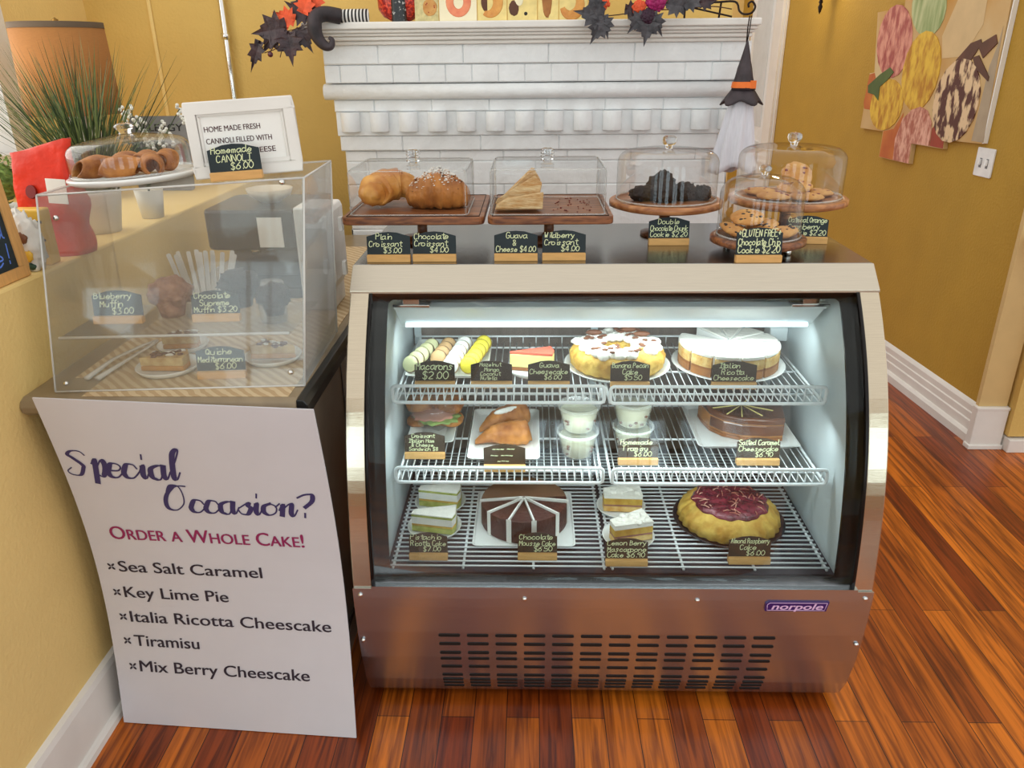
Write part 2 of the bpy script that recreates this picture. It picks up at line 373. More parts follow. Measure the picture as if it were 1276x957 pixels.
# ------------------------------------------------------------------ lettering
GL = {'a': '44 24 03 01 10 20 42|44 41 50', 'b': '07 00|03 24 43 41 20 00', 'c': '43 24 13 02 01 10 30 41', 'd': '43 24 03 01 20 42|47 41 50', 'e': '02 42 43 24 13 02 01 20 41',
 'f': '47 37 26 2a|04 44', 'g': '43 24 03 01 20 42|44 4a 3b 1b 0a', 'h': '07 00|02 24 43 40', 'i': '24 20|26 27', 'j': '34 3a 2b 0b|36 37', 'k': '07 00|44 02 40', 'l': '17 11 20 30',
 'm': '04 00|03 14 23 20|23 34 43 40', 'n': '04 00|02 24 43 40', 'o': '24 03 01 20 41 43 24', 'p': '04 0b|03 24 43 41 20 01', 'q': '44 24 03 01 20 41|44 4b', 'r': '04 00|02 24 44', 's': '43 24 13 22 31 20 00',
 't': '27 21 30 40|05 45', 'u': '04 01 20 41|44 40', 'v': '04 20 44', 'w': '04 10 23 30 44', 'x': '04 40|00 44', 'y': '04 12 30|44 1b 0b', 'z': '04 44 00 40',
 'A': '00 27 40|13 33', 'B': '00 07|07 36 34 04|04 43 41 00', 'C': '46 37 17 05 02 10 30 41', 'D': '00 07|07 36 44 42 20 00', 'E': '47 07 00 40|04 34', 'F': '47 07 00|04 34', 'G': '46 37 17 05 02 10 30 42 43 23', 'H': '07 00|47 40|04 44',
 'I': '27 20|07 47|00 40', 'J': '47 41 20 01', 'K': '07 00|47 03 40', 'L': '07 00 40', 'M': '00 07 23 47 40', 'N': '00 07 40 47', 'O': '27 05 02 20 42 45 27', 'P': '00 07 37 45 34 04', 'Q': '27 05 02 20 42 45 27|22 50', 'R': '00 07 37 45 34 04|24 40',
 'S': '46 37 17 05 14 33 42 30 10 01', 'T': '07 47|27 20', 'U': '07 02 20 42 47', 'V': '07 20 47', 'W': '07 10 24 30 47', 'X': '07 40|47 00', 'Y': '07 24 47|24 20', 'Z': '07 47 00 40',
 '0': '27 05 02 20 42 45 27', '1': '16 27 20', '2': '06 27 46 44 00 40', '3': '07 47 24 43 41 20 00', '4': '37 02 42|37 30', '5': '47 07 04 34 43 41 20 00', '6': '47 14 01 20 41 43 24 03', '7': '07 47 10', '8': '24 06 27 46 24 02 20 42 24', '9': '44 24 05 27 46 40',
 '$': '46 37 17 05 14 33 42 30 10 01|28 2a', '.': '20 21', '&': '40 06 27 35 02 10 20 43', '!': '27 22|20 21', '?': '06 27 46 35 23|20 21', '*': '22 26|04 44|13 35', '-': '03 33', '~': '02 13 32 43', 'o0': '',
 '`S': '56 47 27 16 25 43 42 30 10 01 12', '`O': '47 25 13 11 20 40 62 65 57 37 25 36 57 77', '`p': '04 15 1b|12 35 44 42 30 11', '`l': '02 26 39 29 17 11 20 32', '`c': '43 34 14 02 01 10 30 52', '`e': '02 32 43 34 14 02 01 10 30 52', '`i': '02 14 11 20 32|16 17', '`a': '44 24 03 01 10 30 44|44 41 50 62', '`s': '02 34 33 42 30 10 01', '`o': '24 03 01 20 41 43 24|43 54', '`n': '02 14 10|12 34 44 41 50 62', '`?': '06 27 47 45 23|20 21'}
YV = {'a': -1, 'b': -2, 'c': -3}
def gpts(code): return [[(int(p[0]), YV[p[1]] if p[1] in YV else int(p[1])) for p in st.split()] for st in code.split('|')]
def ribbon(mb, pts, wd, xf, mi=0, callig=0.0):
    P_ = [Vector((p[0], p[1], 0)) for p in pts]; n = len(P_); vs = []
    for i, p in enumerate(P_):
        t = P_[min(i+1, n-1)]-P_[max(i-1, 0)]
        t = t.normalized() if t.length > 1e-9 else Vector((1, 0, 0))
        k = wd*((1-callig)+callig*max(0, -t.y))
        q = Vector((-t.y, t.x, 0))*(k/2)
        if i == 0: p = p-t*wd*0.25
        if i == n-1: p = p+t*wd*0.25
        vs += [tuple(p+q), tuple(p-q)]
    mb.add(vs, [(2*i, 2*i+1, 2*i+3, 2*i+2) for i in range(n-1)], mi, False, xf)
def hand(mb, text, x, y, h, xf, wd, width=None, align='l', mi=0, slant=0.12, rnd=None, callig=0, script=False, k=3):
    """handwriting: strokes of cap height h; width squeezes the line to a length"""
    u = h/7.0; adv = []
    for ch in text:
        adv.append(3.2 if ch == ' ' else 2.6 if ch in '.!il1' and not script else 3.6 if ch in 'tfjrI' and not script else 5.6)
    if script: adv = [{'S': 5.4, 'O': 7.4, 'i': 3.6, 'l': 3.4, 'a': 6.1, 'n': 6.2, 'c': 5.0, 'e': 5.0, 'p': 5.0, 's': 4.8, 'o': 5.2, '?': 5, ' ': 1.2}.get(c, 5) for c in text]
    tot = sum(adv)*u; sx = 1.0
    if width and (tot > width or script): sx = width/tot
    cx = x - (tot*sx/2 if align == 'c' else 0)
    rn = rnd or random
    for ch, a in zip(text, adv):
        code = GL.get('`'+ch) if script else GL.get(ch)
        if code and ch != ' ':
            jy = 0 if script else rn.uniform(-0.25, 0.25)*u; js = 1 if script else rn.uniform(0.92, 1.08)
            for st in gpts(code):
                pts = [(cx+(px*js*u+py*u*slant)*sx, y+jy+py*js*u, 0) for px, py in st]
                pts = smooth(pts, k if not script else 8) if len(pts) > 2 else [Vector(p) for p in pts]
                ribbon(mb, pts, wd, xf, mi, callig)
        cx += a*u*sx
    return cx
def bfont(mb, text, size, xf, offset=0.0, shear=0.0, align='LEFT', spacing=1.0, caps=None, width=None, mi=0, ext=0.0):
    cu = bpy.data.curves.new('t', 'FONT'); cu.body = text; cu.size = size; cu.shear = shear; cu.align_x = 'LEFT'; cu.space_character = spacing; cu.resolution_u = 4; cu.extrude = ext
    if caps:
        cu.small_caps_scale = caps
        for i, c in enumerate(text): cu.body_format[i].use_small_caps = c.islower()
    ob = bpy.data.objects.new('t', cu); COL.objects.link(ob)
    dg = bpy.context.evaluated_depsgraph_get(); me = bpy.data.meshes.new_from_object(ob.evaluated_get(dg))
    vs = [tuple(v.co) for v in me.vertices]; fs = [tuple(p.vertices) for p in me.polygons]
    bpy.data.objects.remove(ob); bpy.data.curves.remove(cu); bpy.data.meshes.remove(me)
    if not vs: return
    x0, x1 = min(v[0] for v in vs), max(v[0] for v in vs); sx = (width/(x1-x0)) if width else 1
    sh = {'LEFT': 0, 'CENTER': -(x1-x0)*sx/2}[align]
    vs = [((v[0]-x0)*sx+sh, v[1], v[2]) for v in vs]
    for k, d in enumerate((0, -offset, offset) if offset else (0,)): mb.add([(v[0]+d, v[1]+(offset*0.5 if k == 2 else 0), v[2]+0.00004*k) for v in vs], fs, mi, False, xf)

# ------------------------------------------------------------------ the room
struct(MB().box2((-3.2, FY-0.3, -0.05), (4.2, 5.6, 0)).build('floor', 'floor'))
struct(MB().box2((-1.96, -1.6, 0), (-1.256, 1.9, 1.108)).build('wall_left', 'paint_lit', bevel=0.006))           # low wall with a wide ledge on top
bb = MB().prism([(-1.256, 0), (-1.236, 0), (-1.236, 0.018), (-1.240, 0.135), (-1.244, 0.15), (-1.256, 0.155)], 'y', -1.6, 0.30)
bb.prism([(-1.236, 0), (-1.222, 0), (-1.224, 0.014), (-1.230, 0.022), (-1.236, 0.024)], 'y', -1.6, 0.30)
struct(bb.build('baseboard_left', 'white_trim'))
struct(MB().box2((-2.06, 1.30, 0), (-1.96, 2.0, 2.7)).box2((-2.06, -1.6, 0), (-1.96, 1.30, 1.2)).build('wall_left_upper', 'paint_lit'))
wf = struct(MB().box2((-2.05, 1.22, 1.2), (-1.93, 1.32, 2.6)).box2((-2.05, -0.1, 1.2), (-1.93, 1.22, 1.25)).box2((-2.02, 0.5, 1.25), (-1.97, 0.54, 2.6)).build('window_1', 'white_trim', bevel=0.004))
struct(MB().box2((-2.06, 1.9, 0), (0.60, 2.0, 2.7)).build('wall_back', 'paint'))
struct(MB().box2((-1.705, 1.892, 0), (-1.690, 1.9, 2.7)).build('trim_2', 'paint_lit', bevel=0.003))
struct(MB().box2((0.2, 5.2, 0), (1.60, 5.3, 2.7)).build('wall_back_hall', 'paint_lit'))
WALL_R = Matrix.Translation((1.711, 1.49, 0)) @ Matrix.Rotation(math.atan(0.07), 4, 'Z')      # the right wall runs back slightly askew
def onwall(o): o.matrix_world = WALL_R; return o
onwall(struct(MB().box2((0, 0, 0), (0.08, 4.0, 2.7)).build('wall_right', 'paint_shaded')))
dr = onwall(struct(MB().box2((-0.030, 2.91, 0), (-0.0005, 3.40, 2.3)).build('door_1', 'white_brick')))
ms = MB().box2((-0.039, 2.775, 0), (-0.0005, 2.91, 2.36)).box2((-0.02, 2.76, 0), (-0.0005, 2.775, 2.36)).box2((-0.039, 2.91, 2.24), (-0.0005, 3.40, 2.36))
ms.build('door_frame', 'white_trim', dr, bevel=0.004)
MB().box2((-0.0345, 2.98, 0.3), (-0.030, 3.30, 0.95)).box2((-0.0345, 2.98, 1.05), (-0.030, 3.30, 2.1)).build('door_panel', 'mortar', dr, bevel=0.003)
prof = [(0, 0), (-0.039, 0), (-0.039, 0.035), (-0.031, 0.045), (-0.023, 0.048), (-0.023, 0.085), (-0.018, 0.09), (-0.018, 0.118), (-0.013, 0.122), (-0.013, 0.148), (-0.007, 0.158), (0, 0.165)]
onwall(struct(MB().prism(prof, 'y', 0.012, 2.755).build('baseboard_right', 'white_trim')))
struct(MB().box2((1.658, 1.476, 0.19), (1.775, 1.499, 2.7)).build('trim_1', 'paint_tan', bevel=0.002))
pl = MB().box2((1.650, 1.462, 0), (1.780, 1.499, 0.182)).box2((1.644, 1.455, 0), (1.786, 1.499, 0.02)).box2((1.648, 1.460, 0.176), (1.782, 1.499, 0.19))
struct(pl.build('trim_3', 'white_trim', bevel=0.003))
struct(MB().box2((1.786, 1.44, 0.07), (2.9, 1.56, 2.7)).build('wall_right_front', 'paint'))
struct(MB().box2((1.788, 1.425, 0), (1.90, 1.50, 0.06)).build('baseboard_right_front', 'white_trim', bevel=0.004))
struct(MB().box2((1.668, 1.36, 0.862), (2.2, 1.44, 0.90)).build('trim_4', 'white_trim', bevel=0.004))
fw = MB(); xs = sorted(WINS); xa = -3.2
for wx, ww in xs:
    fw.box2((xa, FY-0.15, 0), (wx-ww/2, FY, 2.7)); fw.box2((wx-ww/2, FY-0.15, 0), (wx+ww/2, FY, 0.65)); fw.box2((wx-ww/2, FY-0.15, 2.25), (wx+ww/2, FY, 2.7)); xa = wx+ww/2
fw.box2((xa, FY-0.15, 0), (4.2, FY, 2.7)); struct(fw.build('wall_front', 'front_wall'))
for i, (wx, ww) in enumerate(xs):
    fr = MB()
    for sx in (-1, 1): fr.box((wx+sx*ww/2, FY+0.035, 1.45), (0.07, 0.05, 1.74))
    for zz in (0.63, 1.45, 2.27): fr.box((wx, FY+0.035, zz), (ww, 0.05, 0.06))
    fr.box((wx, FY+0.03, 1.45), (0.03, 0.03, 1.6))
    struct(fr.build('window_%d' % (i+2), 'white_trim'))

# pipe on the back wall
t = thing('conduit_pipe', 'thin grey metal pipe running down the yellow back wall', 'pipe', (-1.40, 1.872, 0))
MB().tube([(0, 0, 0.3), (0, 0, 2.5)], 0.0125, 12).build('pipe', 'chrome', t)
for z in (1.62, 1.05): MB().lathe([(0.0127, -0.012), (0.017, -0.012), (0.017, 0.012), (0.0127, 0.012)], 14, (0, 0, z)).build('coupling', 'chrome', t)

# ------------------------------------------------------------------ painted brick chimney breast
def fireplace():
    t = thing('fireplace', 'white painted brick chimney breast with moulded shelf and row of round dentils', 'fireplace', (-0.19, 1.75, 0))
    ox, oy = -0.19, 1.75
    X0, X1 = -0.905, 0.565
    def B(mb, x0, x1, y0, z0, z1, y1=1.9): return mb.box2((x0-ox, y0-oy, z0), (x1-ox, y1-oy, z1))
    def course(mb, x0, x1, yf, z0, z1, n, off=0.0, gap=0.004, dy=0.010):
        L = (x1-x0)/n; x = x0-(off*L); rnd = random.Random(int(z0*1000))
        while x < x1-0.005:
            a, b_ = max(x, x0)+gap/2, min(x+L, x1)-gap/2
            if b_-a > 0.01: B(mb, a-gap*0.6, b_+gap*0.6, yf+0.0035, z0, z1, yf+dy+0.018); B(mb, a, b_, yf+rnd.uniform(-0.0012, 0.0012), z0+gap/2, z1-gap/2, yf+dy+0.02)
            x += L
    core = MB(); B(core, X0+0.01, X1-0.01, 1.632, 0, 1.58); core.build('core', 'mortar', t)
    lo = MB(); z = 0.02; k = 0
    while z < 1.19:
        course(lo, X0, X1, 1.620, z, min(z+0.088, 1.205), 6, 0.5 if k % 2 else 0.0); z += 0.088; k += 1
    lo.build('lower_brickwork', 'white_brick', t, bevel=0.003)
    fz = MB(); course(fz, X0-0.012, X1+0.012, 1.606, 1.206, 1.262, 5, 0.2); B(fz, X0-0.018, X1+0.018, 1.600, 1.262, 1.349, 1.66)
    course(fz, X0-0.02, X1+0.02, 1.592, 1.349, 1.392, 7, 0.3); fz.build('frieze', 'white_brick', t, bevel=0.003)
    for i in range(14):
        xc = -0.868+i*0.1095
        if i == 13: xc = 0.548
        MB().prism(arc(xc-ox, 1.598-oy, 0.036, 180, 360, 14), 'z', 1.278, 1.348, sm=True).build('dentil', 'white_brick', t, bevel=0.002)
    to = MB(); pr = [(1.63-oy, 1.392)]+[(1.592-oy-0.034*math.sin(R(a))**0.8, 1.392+0.056*(1-math.cos(R(a)))/2) for a in range(10, 180, 15)]+[(1.63-oy, 1.449)]
    to.prism(pr, 'x', X0-0.048-ox, X1+0.048-ox, sm=True); to.build('torus_moulding', 'white_brick', t)
    up = MB(); course(up, X0-0.038, X1+0.038, 1.566, 1.450, 1.512, 16, 0.4); course(up, X0-0.036, X1+0.036, 1.560, 1.513, 1.580, 5, 0.35); B(up, X0-0.03, X1+0.03, 1.58, 1.45, 1.60); up.build('upper_brickwork', 'white_brick', t, bevel=0.003)
    sh = MB(); a, c = X0-0.045-ox, X1+0.02-ox
    for (dx, yf, z0, z1) in ((0.0, 1.545, 1.578, 1.592), (0.014, 1.532, 1.592, 1.606), (0.022, 1.522, 1.606, 1.616), (0.032, 1.512, 1.616, 1.628), (0.045, 1.500, 1.628, 1.652)):
        sh.box2((a-dx, yf-oy, z0), (c+dx*0.6, 1.9-oy, z1))
    sh.build('mantel_shelf', 'white_trim', t, bevel=0.005, seg=3)
fireplace()
SHELF = 1.652

# ------------------------------------------------------------------ refrigerated display case
PR = [(0.241, 1.041), (0.099, 0.83), (0.02, 0.569), (0.0, 0.397)]
def cy(z):
    s_ = 0
    for i, (yi, zi) in enumerate(PR):
        l = 1
        for j, (_, zj) in enumerate(PR):
            if i != j: l *= (z-zj)/(zi-zj)
        s_ += yi*l
    return s_
ZS = [0.397+(1.041-0.397)*i/22 for i in range(23)]
def curved(x0, x1, z0, z1, off, thick, n=20):
    zs = [z0+(z1-z0)*i/n for i in range(n+1)]
    return [(cy(z)+off, z) for z in zs]+[(cy(z)+off+thick, z) for z in reversed(zs)]
def display_case():
    t = thing('display_case', 'curved glass refrigerated bakery case in brushed steel with vented front', 'display case', (0, 0.38, 0))
    o = 0.38
    def S(q): return [(a-o, b_) for a, b_ in q]
    def sh(mb): mb.v = [(x, y-o, z) for x, y, z in mb.v]; return mb
    for s in (-1, 1):
        poly = [(0.067, 0.03), (0.045, 0.08), (0.012, 0.2), (0.0, 0.30)]+[(cy(z), z) for z in ZS]+[(0.285, 1.075), (0.764, 1.075), (0.764, 0.03)]
        x0, x1 = (0.556, 0.60) if s > 0 else (-0.60, -0.556)
        MB().prism(S(poly), 'x', x0, x1, sm=False).build('side_panel', 'steel_side', t, bevel=0.0025)
        inn = [(0.06, 0.39)]+[(cy(z)+0.02, z) for z in ZS[1:-1]]+[(0.32, 1.06), (0.70, 1.06), (0.70, 0.39)]
        x0, x1 = (0.535, 0.5555) if s > 0 else (-0.5555, -0.535)
        MB().prism(S(inn), 'x', x0, x1).build('inner_wall', 'liner', t)
    sh(MB().box2((-0.60, 0.294, 1.076), (0.60, 0.764, 1.091))).build('top_panel', 'steel_top', t, bevel=0.002)
    MB().prism(S([(0.294, 1.091), (0.238, 1.043), (0.238, 1.036), (0.262, 1.036), (0.30, 1.075)]), 'x', -0.6015, 0.6015).build('header', 'steel', t, bevel=0.0015)
    # curved pane and its printed black border
    MB().prism(S(curved(0, 0, 0.400, 1.036, 0.006, 0.004)), 'x', -0.5555, 0.5555, sm=True).build('glass', 'case_glass', t)
    bk = MB()
    for s in (-1, 1):
        a, b_ = (0.513, 0.5560) if s > 0 else (-0.5560, -0.513); bk.prism(S(curved(0, 0, 0.400, 1.038, 0.0105, 0.006)), 'x', a, b_, sm=True)
        q = (0.549, 0.5562) if s > 0 else (-0.5562, -0.549); bk.prism(S(curved(0, 0, 0.400, 1.038, -0.002, 0.010)), 'x', *q, sm=True)
    bk.prism(S(curved(0, 0, 1.023, 1.038, 0.0105, 0.006, 4)), 'x', -0.514, 0.514, sm=True); bk.prism(S(curved(0, 0, 0.399, 0.424, 0.0105, 0.006, 4)), 'x', -0.514, 0.514, sm=True)
    for sx in (-1, 1):                                # rounded inner corners
        for z, sz in ((1.023, -1), (0.424, 1)):
            c = (sx*0.513-sx*0.014, z+sz*0.014); pts = [(sx*0.514, z-sz*0.001)]+[(c[0]+sx*0.014*math.cos(R(a)), c[1]-sz*0.014*math.sin(R(a))) for a in range(0, 91, 15)]
            vs = [(x, cy(zz)+0.0108-o, zz) for x, zz in pts]; bk.add(vs, [tuple(range(len(vs)))])
    bk.build('glass_border', 'black_frame', t)
    # vented steel front
    FP = [(-0.005, 0.398), (-0.005, 0.372), (-0.004, 0.345), (0.001, 0.268), (0.013, 0.180), (0.035, 0.090), (0.062, 0.032)]
    fp = MB().prism(S(FP+[(a+0.004, b_) for a, b_ in reversed(FP)]), 'x', -0.6005, 0.6005)
    fp.box2((-0.555, -0.008-o, 0.396), (0.562, 0.02-o, 0.406))
    for (ya, za), (yb, zb), f0, f1 in ((FP[3], FP[4], 0.10, 0.80), (FP[4], FP[5], 0.02, 0.78), (FP[5], FP[6], -0.02, 0.62)):
        ang = math.atan2(yb-ya, za-zb)
        for r_ in range(3):
            f = f0+(f1-f0)*r_/2 if r_ else f0+0.02
            y, z = ya+(yb-ya)*f, za+(zb-za)*f
            for c in range(12):
                x = -0.407+0.0682*c+0.026
                mm = TR((x, y-o, z), rx=ang)
                fp.prism(rrect(-0.026, -0.0042, 0.026, 0.0042, 0.004, 3), 'y', -0.0016, 0.003, 1, mm)
    f_o = fp.build('front_panel', ['steel_front', 'dark_void'], t)
    for x, y, z in ((-0.583, 0, 0.380), (0.583, 0, 0.380), (-0.20, 0, 0.372), (0.20, 0, 0.372), (-0.590, 0.008, 0.240), (0.588, 0.008, 0.240), (-0.588, 0.058, 0.062), (0.586, 0.058, 0.062)):
        MB().lathe([(0.0001, 0.004), (0.004, 0.0035), (0.006, 0.0005), (0.006, -0.001)], 12, xf=TR((x, y-0.006-o, z), rx=R(90))).build('screw', 'chrome', f_o)
    bd = MB().prism([(0.357, 0.346), (0.497, 0.346), (0.502, 0.372), (0.364, 0.372), (0.357, 0.366)], 'y', -0.009-o, -0.004-o)
    b_o = bd.build('badge', 'purple_badge', f_o)
    lt = MB(); M_ = Matrix.Translation((0.430, -0.0095-o, 0.351)) @ Matrix.Rotation(R(90), 4, 'X')
    bfont(lt, 'norpole', 0.024, M_, offset=0.0007, shear=0.22, align='CENTER', width=0.117, ext=0.0003)
    pts = [(0.3615, -0.0095-o, 0.3488), (0.493, -0.0095-o, 0.3488), (0.4975, -0.0095-o, 0.3695), (0.3665, -0.0095-o, 0.3695), (0.3605, -0.0095-o, 0.364)]
    for i in range(5): lt.tube([pts[i], pts[(i+1) % 5]], 0.0007, 6)
    lt.build('lettering', 'badge_pink', b_o)
    # carcass
    sh(MB().box2((-0.5555, 0.075, 0.03), (0.5555, 0.70, 0.388))).build('plinth', 'machine_black', t)
    sh(MB().box2((-0.5345, 0.062, 0.388), (0.5345, 0.70, 0.397))).build('floor_tray', 'deck', t)
    rp = sh(MB().box2((-0.556, 0.702, 0.05), (0.556, 0.762, 1.076))).build('rear_panel', 'liner_back', t)
    for x0, x1, y in ((-0.53, 0.01, 0.700), (-0.01, 0.53, 0.692)):
        d = sh(MB().box2((x0, y-0.006, 0.42), (x1, y, 0.93))); rd = d.build('sliding_door', 'liner_back', t)
        sl = sh(MB().box2((x0, y-0.012, 0.42), (x0+0.02, y, 0.93)).box2((x1-0.02, y-0.012, 0.42), (x1, y, 0.93)).box2((x0, y-0.012, 0.905), (x1, y, 0.93))); sl.build('door_rail', 'liner', rd)
    for x in (-0.52, 0.52):
        for y in (0.12, 0.68): MB().lathe([(0.02, 0), (0.02, 0.03)], 14, (x, y-o, 0)).build('foot', 'counter_black', t)
    # lamp housing under the top
    hs = MB().prism(S([(0.300, 0.985), (0.306, 0.978), (0.318, 0.974), (0.400, 0.902), (0.414, 0.900), (0.40, 0.926), (0.345, 0.990), (0.318, 0.992)]), 'x', -0.515, 0.515)
    h_o = hs.build('lamp_housing', 'housing', t, bevel=0.002)
    sh(MB().tube([(-0.50, 0.372, 0.8985+0.018), (0.50, 0.372, 0.8985+0.018)], 0.006, 10)).build('lamp_tube', 'lamp_tube', h_o)
    for s in (-1, 1):
        k = sh(MB().box2((s*0.47-0.02, 0.286, 0.995), (s*0.47+0.02, 0.310, 1.022)).box2((s*0.47-0.045, 0.284, 0.988), (s*0.47+0.045, 0.315, 0.996))); k.build('bracket', 'chrome', h_o, bevel=0.002)
    gr = sh(MB().box2((-0.50, 0.305, 1.006), (0.50, 0.33, 1.034)))
    for i in range(96): gr.box((-0.49+i*0.98/95, 0.302-o, 1.020), (0.004, 0.006, 0.024), 1)
    gr.build('air_grille', ['air_grille', 'dark_void'], t)
    sh(MB().box2((0.485, 0.60, 0.79), (0.5345, 0.66, 0.83))).build('shelf_support', 'housing', t, bevel=0.003)
    # wire shelves with upturned lips
    def wire_shelf(x0, x1, yf, yb, zf, lip, name, dz=0.0):
        mb = MB(); r = 0.0022
        xs_ = [x0+0.012+(x1-x0-0.024)*i/26 for i in range(27)]
        for x in xs_:
            mb.tube([(x, yb-o, zf-r), (x, yf+0.006-o, zf-r), (x, yf-o, zf), (x, yf-0.004-o, zf+lip)], 0.0017, 6)
        loop = [(x, yf-0.0045-0.001*0-o, z) for x, z in rrect(x0, zf-0.004, x1, zf+lip+0.002, 0.010, 4)]
        mb.tube(loop, 0.0044, 8, closed=True)
        for y in (yf+0.06, (yf+yb)/2, yb-0.02): mb.tube([(x0, y-o, zf-2*r-0.0035), (x1, y-o, zf-2*r-0.0035)], 0.003, 8)
        for x in (x0, x1): mb.tube([(x, yf-o, zf-0.0045), (x, yb-o, zf-0.0045)], 0.0035, 8)
        mb.tube([(x0, yb-o, zf+0.02), (x1, yb-o, zf+0.02)], 0.003, 8)
        for x in xs_[::2]: mb.tube([(x, yb-o, zf-r), (x, yb-o, zf+0.022)], 0.0016, 6)
        mb.build(name, 'white_wire', t)
    wire_shelf(-0.522, -0.008, 0.250, 0.662, 0.764, 0.038, 'wire_shelf'); wire_shelf(0.006, 0.520, 0.246, 0.662, 0.764, 0.038, 'wire_shelf')
    wire_shelf(-0.512, -0.012, 0.168, 0.640, 0.589, 0.034, 'wire_shelf'); wire_shelf(0.010, 0.520, 0.164, 0.640, 0.589, 0.034, 'wire_shelf')
    for x0, x1 in ((-0.523, -0.004), (0.004, 0.523)):
        mb = MB(); n = 30
        for i in range(n+1):
            y = 0.070+(0.64-0.070)*i/n; mb.tube([(x0, y-o, 0.4095), (x1, y-o, 0.4095)], 0.0024, 6)
        for k in range(4): x = x0+0.006+(x1-x0-0.012)*k/3; mb.tube([(x, 0.066-o, 0.405), (x, 0.66-o, 0.405)], 0.0032, 8)
        for k in (0, 3):
            for y in (0.09, 0.62): x = x0+0.006+(x1-x0-0.012)*k/3; mb.box2((x-0.003, y-o-0.003, 0.397), (x+0.003, y-o+0.003, 0.405))
        mb.build('floor_grate', 'white_wire', t)
display_case()
TOP, S1, S2, S0 = 1.091, 0.764, 0.589, 0.412

# ------------------------------------------------------------------ chalkboard price cards
def menu_card(loc, lines, label, group, rz=0.0, w=0.102, h=0.066, brown=False, tilt=8, scale=1.0, rot=None, cols=None):
    t = thing('menu_card', label, 'price card', loc, rz, group, rot)
    MB().box2((-w/2, -0.009, 0), (w/2, 0.009, 0.017)).build('wood_base', 'pale_wood', t, bevel=0.0012)
    hw = w/2; e = h*0.84
    top = [(hw, 0.013), (hw, e), (hw*0.92, e+h*0.02), (hw*0.66, e+h*0.075), (hw*0.4, e+h*0.135), (0, e+h*0.16), (-hw*0.4, e+h*0.135), (-hw*0.66, e+h*0.075), (-hw*0.92, e+h*0.02), (-hw, e), (-hw, 0.013)]
    X = Matrix.Rotation(R(-tilt), 4, 'X')
    top = [(a, b_+0.003 if i not in (0, len(top)-1) else b_) for i, (a, b_) in enumerate(top)]
    b_o = MB().prism(top, 'y', -0.0016, 0.0016, xf=X).build('board', 'chalkboard_brown' if brown else 'chalkboard', t)
    mb = MB(); n = len(lines); rnd = random.Random(label); usable = e*1.08-0.016; lh = usable/n
    M_ = X @ Matrix.Translation((0, -0.0021, 0)) @ Matrix.Rotation(R(90), 4, 'X')
    for i, ln in enumerate(lines):
        cap = min(lh*0.86, 0.021); y = 0.0178+usable-(i+1)*lh+lh*0.20+(h*0.03 if i == 0 else 0)
        last = i == n-1 and ln.startswith('$')
        tw = len(ln)*cap*0.82
        wid = min(w*0.93, max(tw, w*0.3))
        x = -min(wid, tw)/2+rnd.uniform(-0.04, 0.04)*w+(w*0.16 if last else 0)
        x = max(-w*0.46, min(x, w*0.46-min(wid, tw)))
        hand(mb, ln, x, y, cap, M_, max(0.0013, cap*0.12), wid, 'l', 0, 0.10, rnd)
    mb.build('lettering', 'chalk', b_o)
    return t
G1 = 'chalkboard price cards on top of the case'; G2 = 'chalkboard price cards inside the case'; G3 = 'chalkboard price cards at the acrylic display'
def mid(x0, x1): return (x0+x1)/2
menu_card((-0.5205, 0.322, TOP), ['Plain', 'Croissant', '$3.00'], 'small black chalkboard card reading Plain Croissant under the left board', G1)
menu_card((-0.413, 0.326, TOP), ['Chocolate', 'Croissant', '$4.00'], 'small black chalkboard card reading Chocolate Croissant beside the plain croissant card', G1)
menu_card((-0.221, 0.330, TOP), ['Guava', '&', 'Cheese $4.00'], 'small black chalkboard card reading Guava & Cheese on the steel top', G1)
menu_card((-0.108, 0.334, TOP), ['Wildberry', 'Croissant', '$4.00'], 'small black chalkboard card reading Wildberry Croissant on the steel top', G1)
menu_card((0.163, 0.488, TOP), ['Double', 'Chocolate Chunk', 'Cookie $2.20'], 'black chalkboard card reading Double Chocolate Chunk Cookie below the brownie stand', G1)
menu_card((0.340, 0.306, TOP), ['*GLUTEN FREE*', 'Chocolate Chip', 'Cookie $2.20'], 'black chalkboard card reading Gluten Free Chocolate Chip Cookie before the low dome', G1, w=0.105, h=0.076)
menu_card((0.512, 0.500, TOP), ['Oatmeal Orange', 'Cranberry', 'Cookie $2.20'], 'half hidden black chalkboard card reading Orange Cranberry behind the low dome', G1, rz=R(-6))
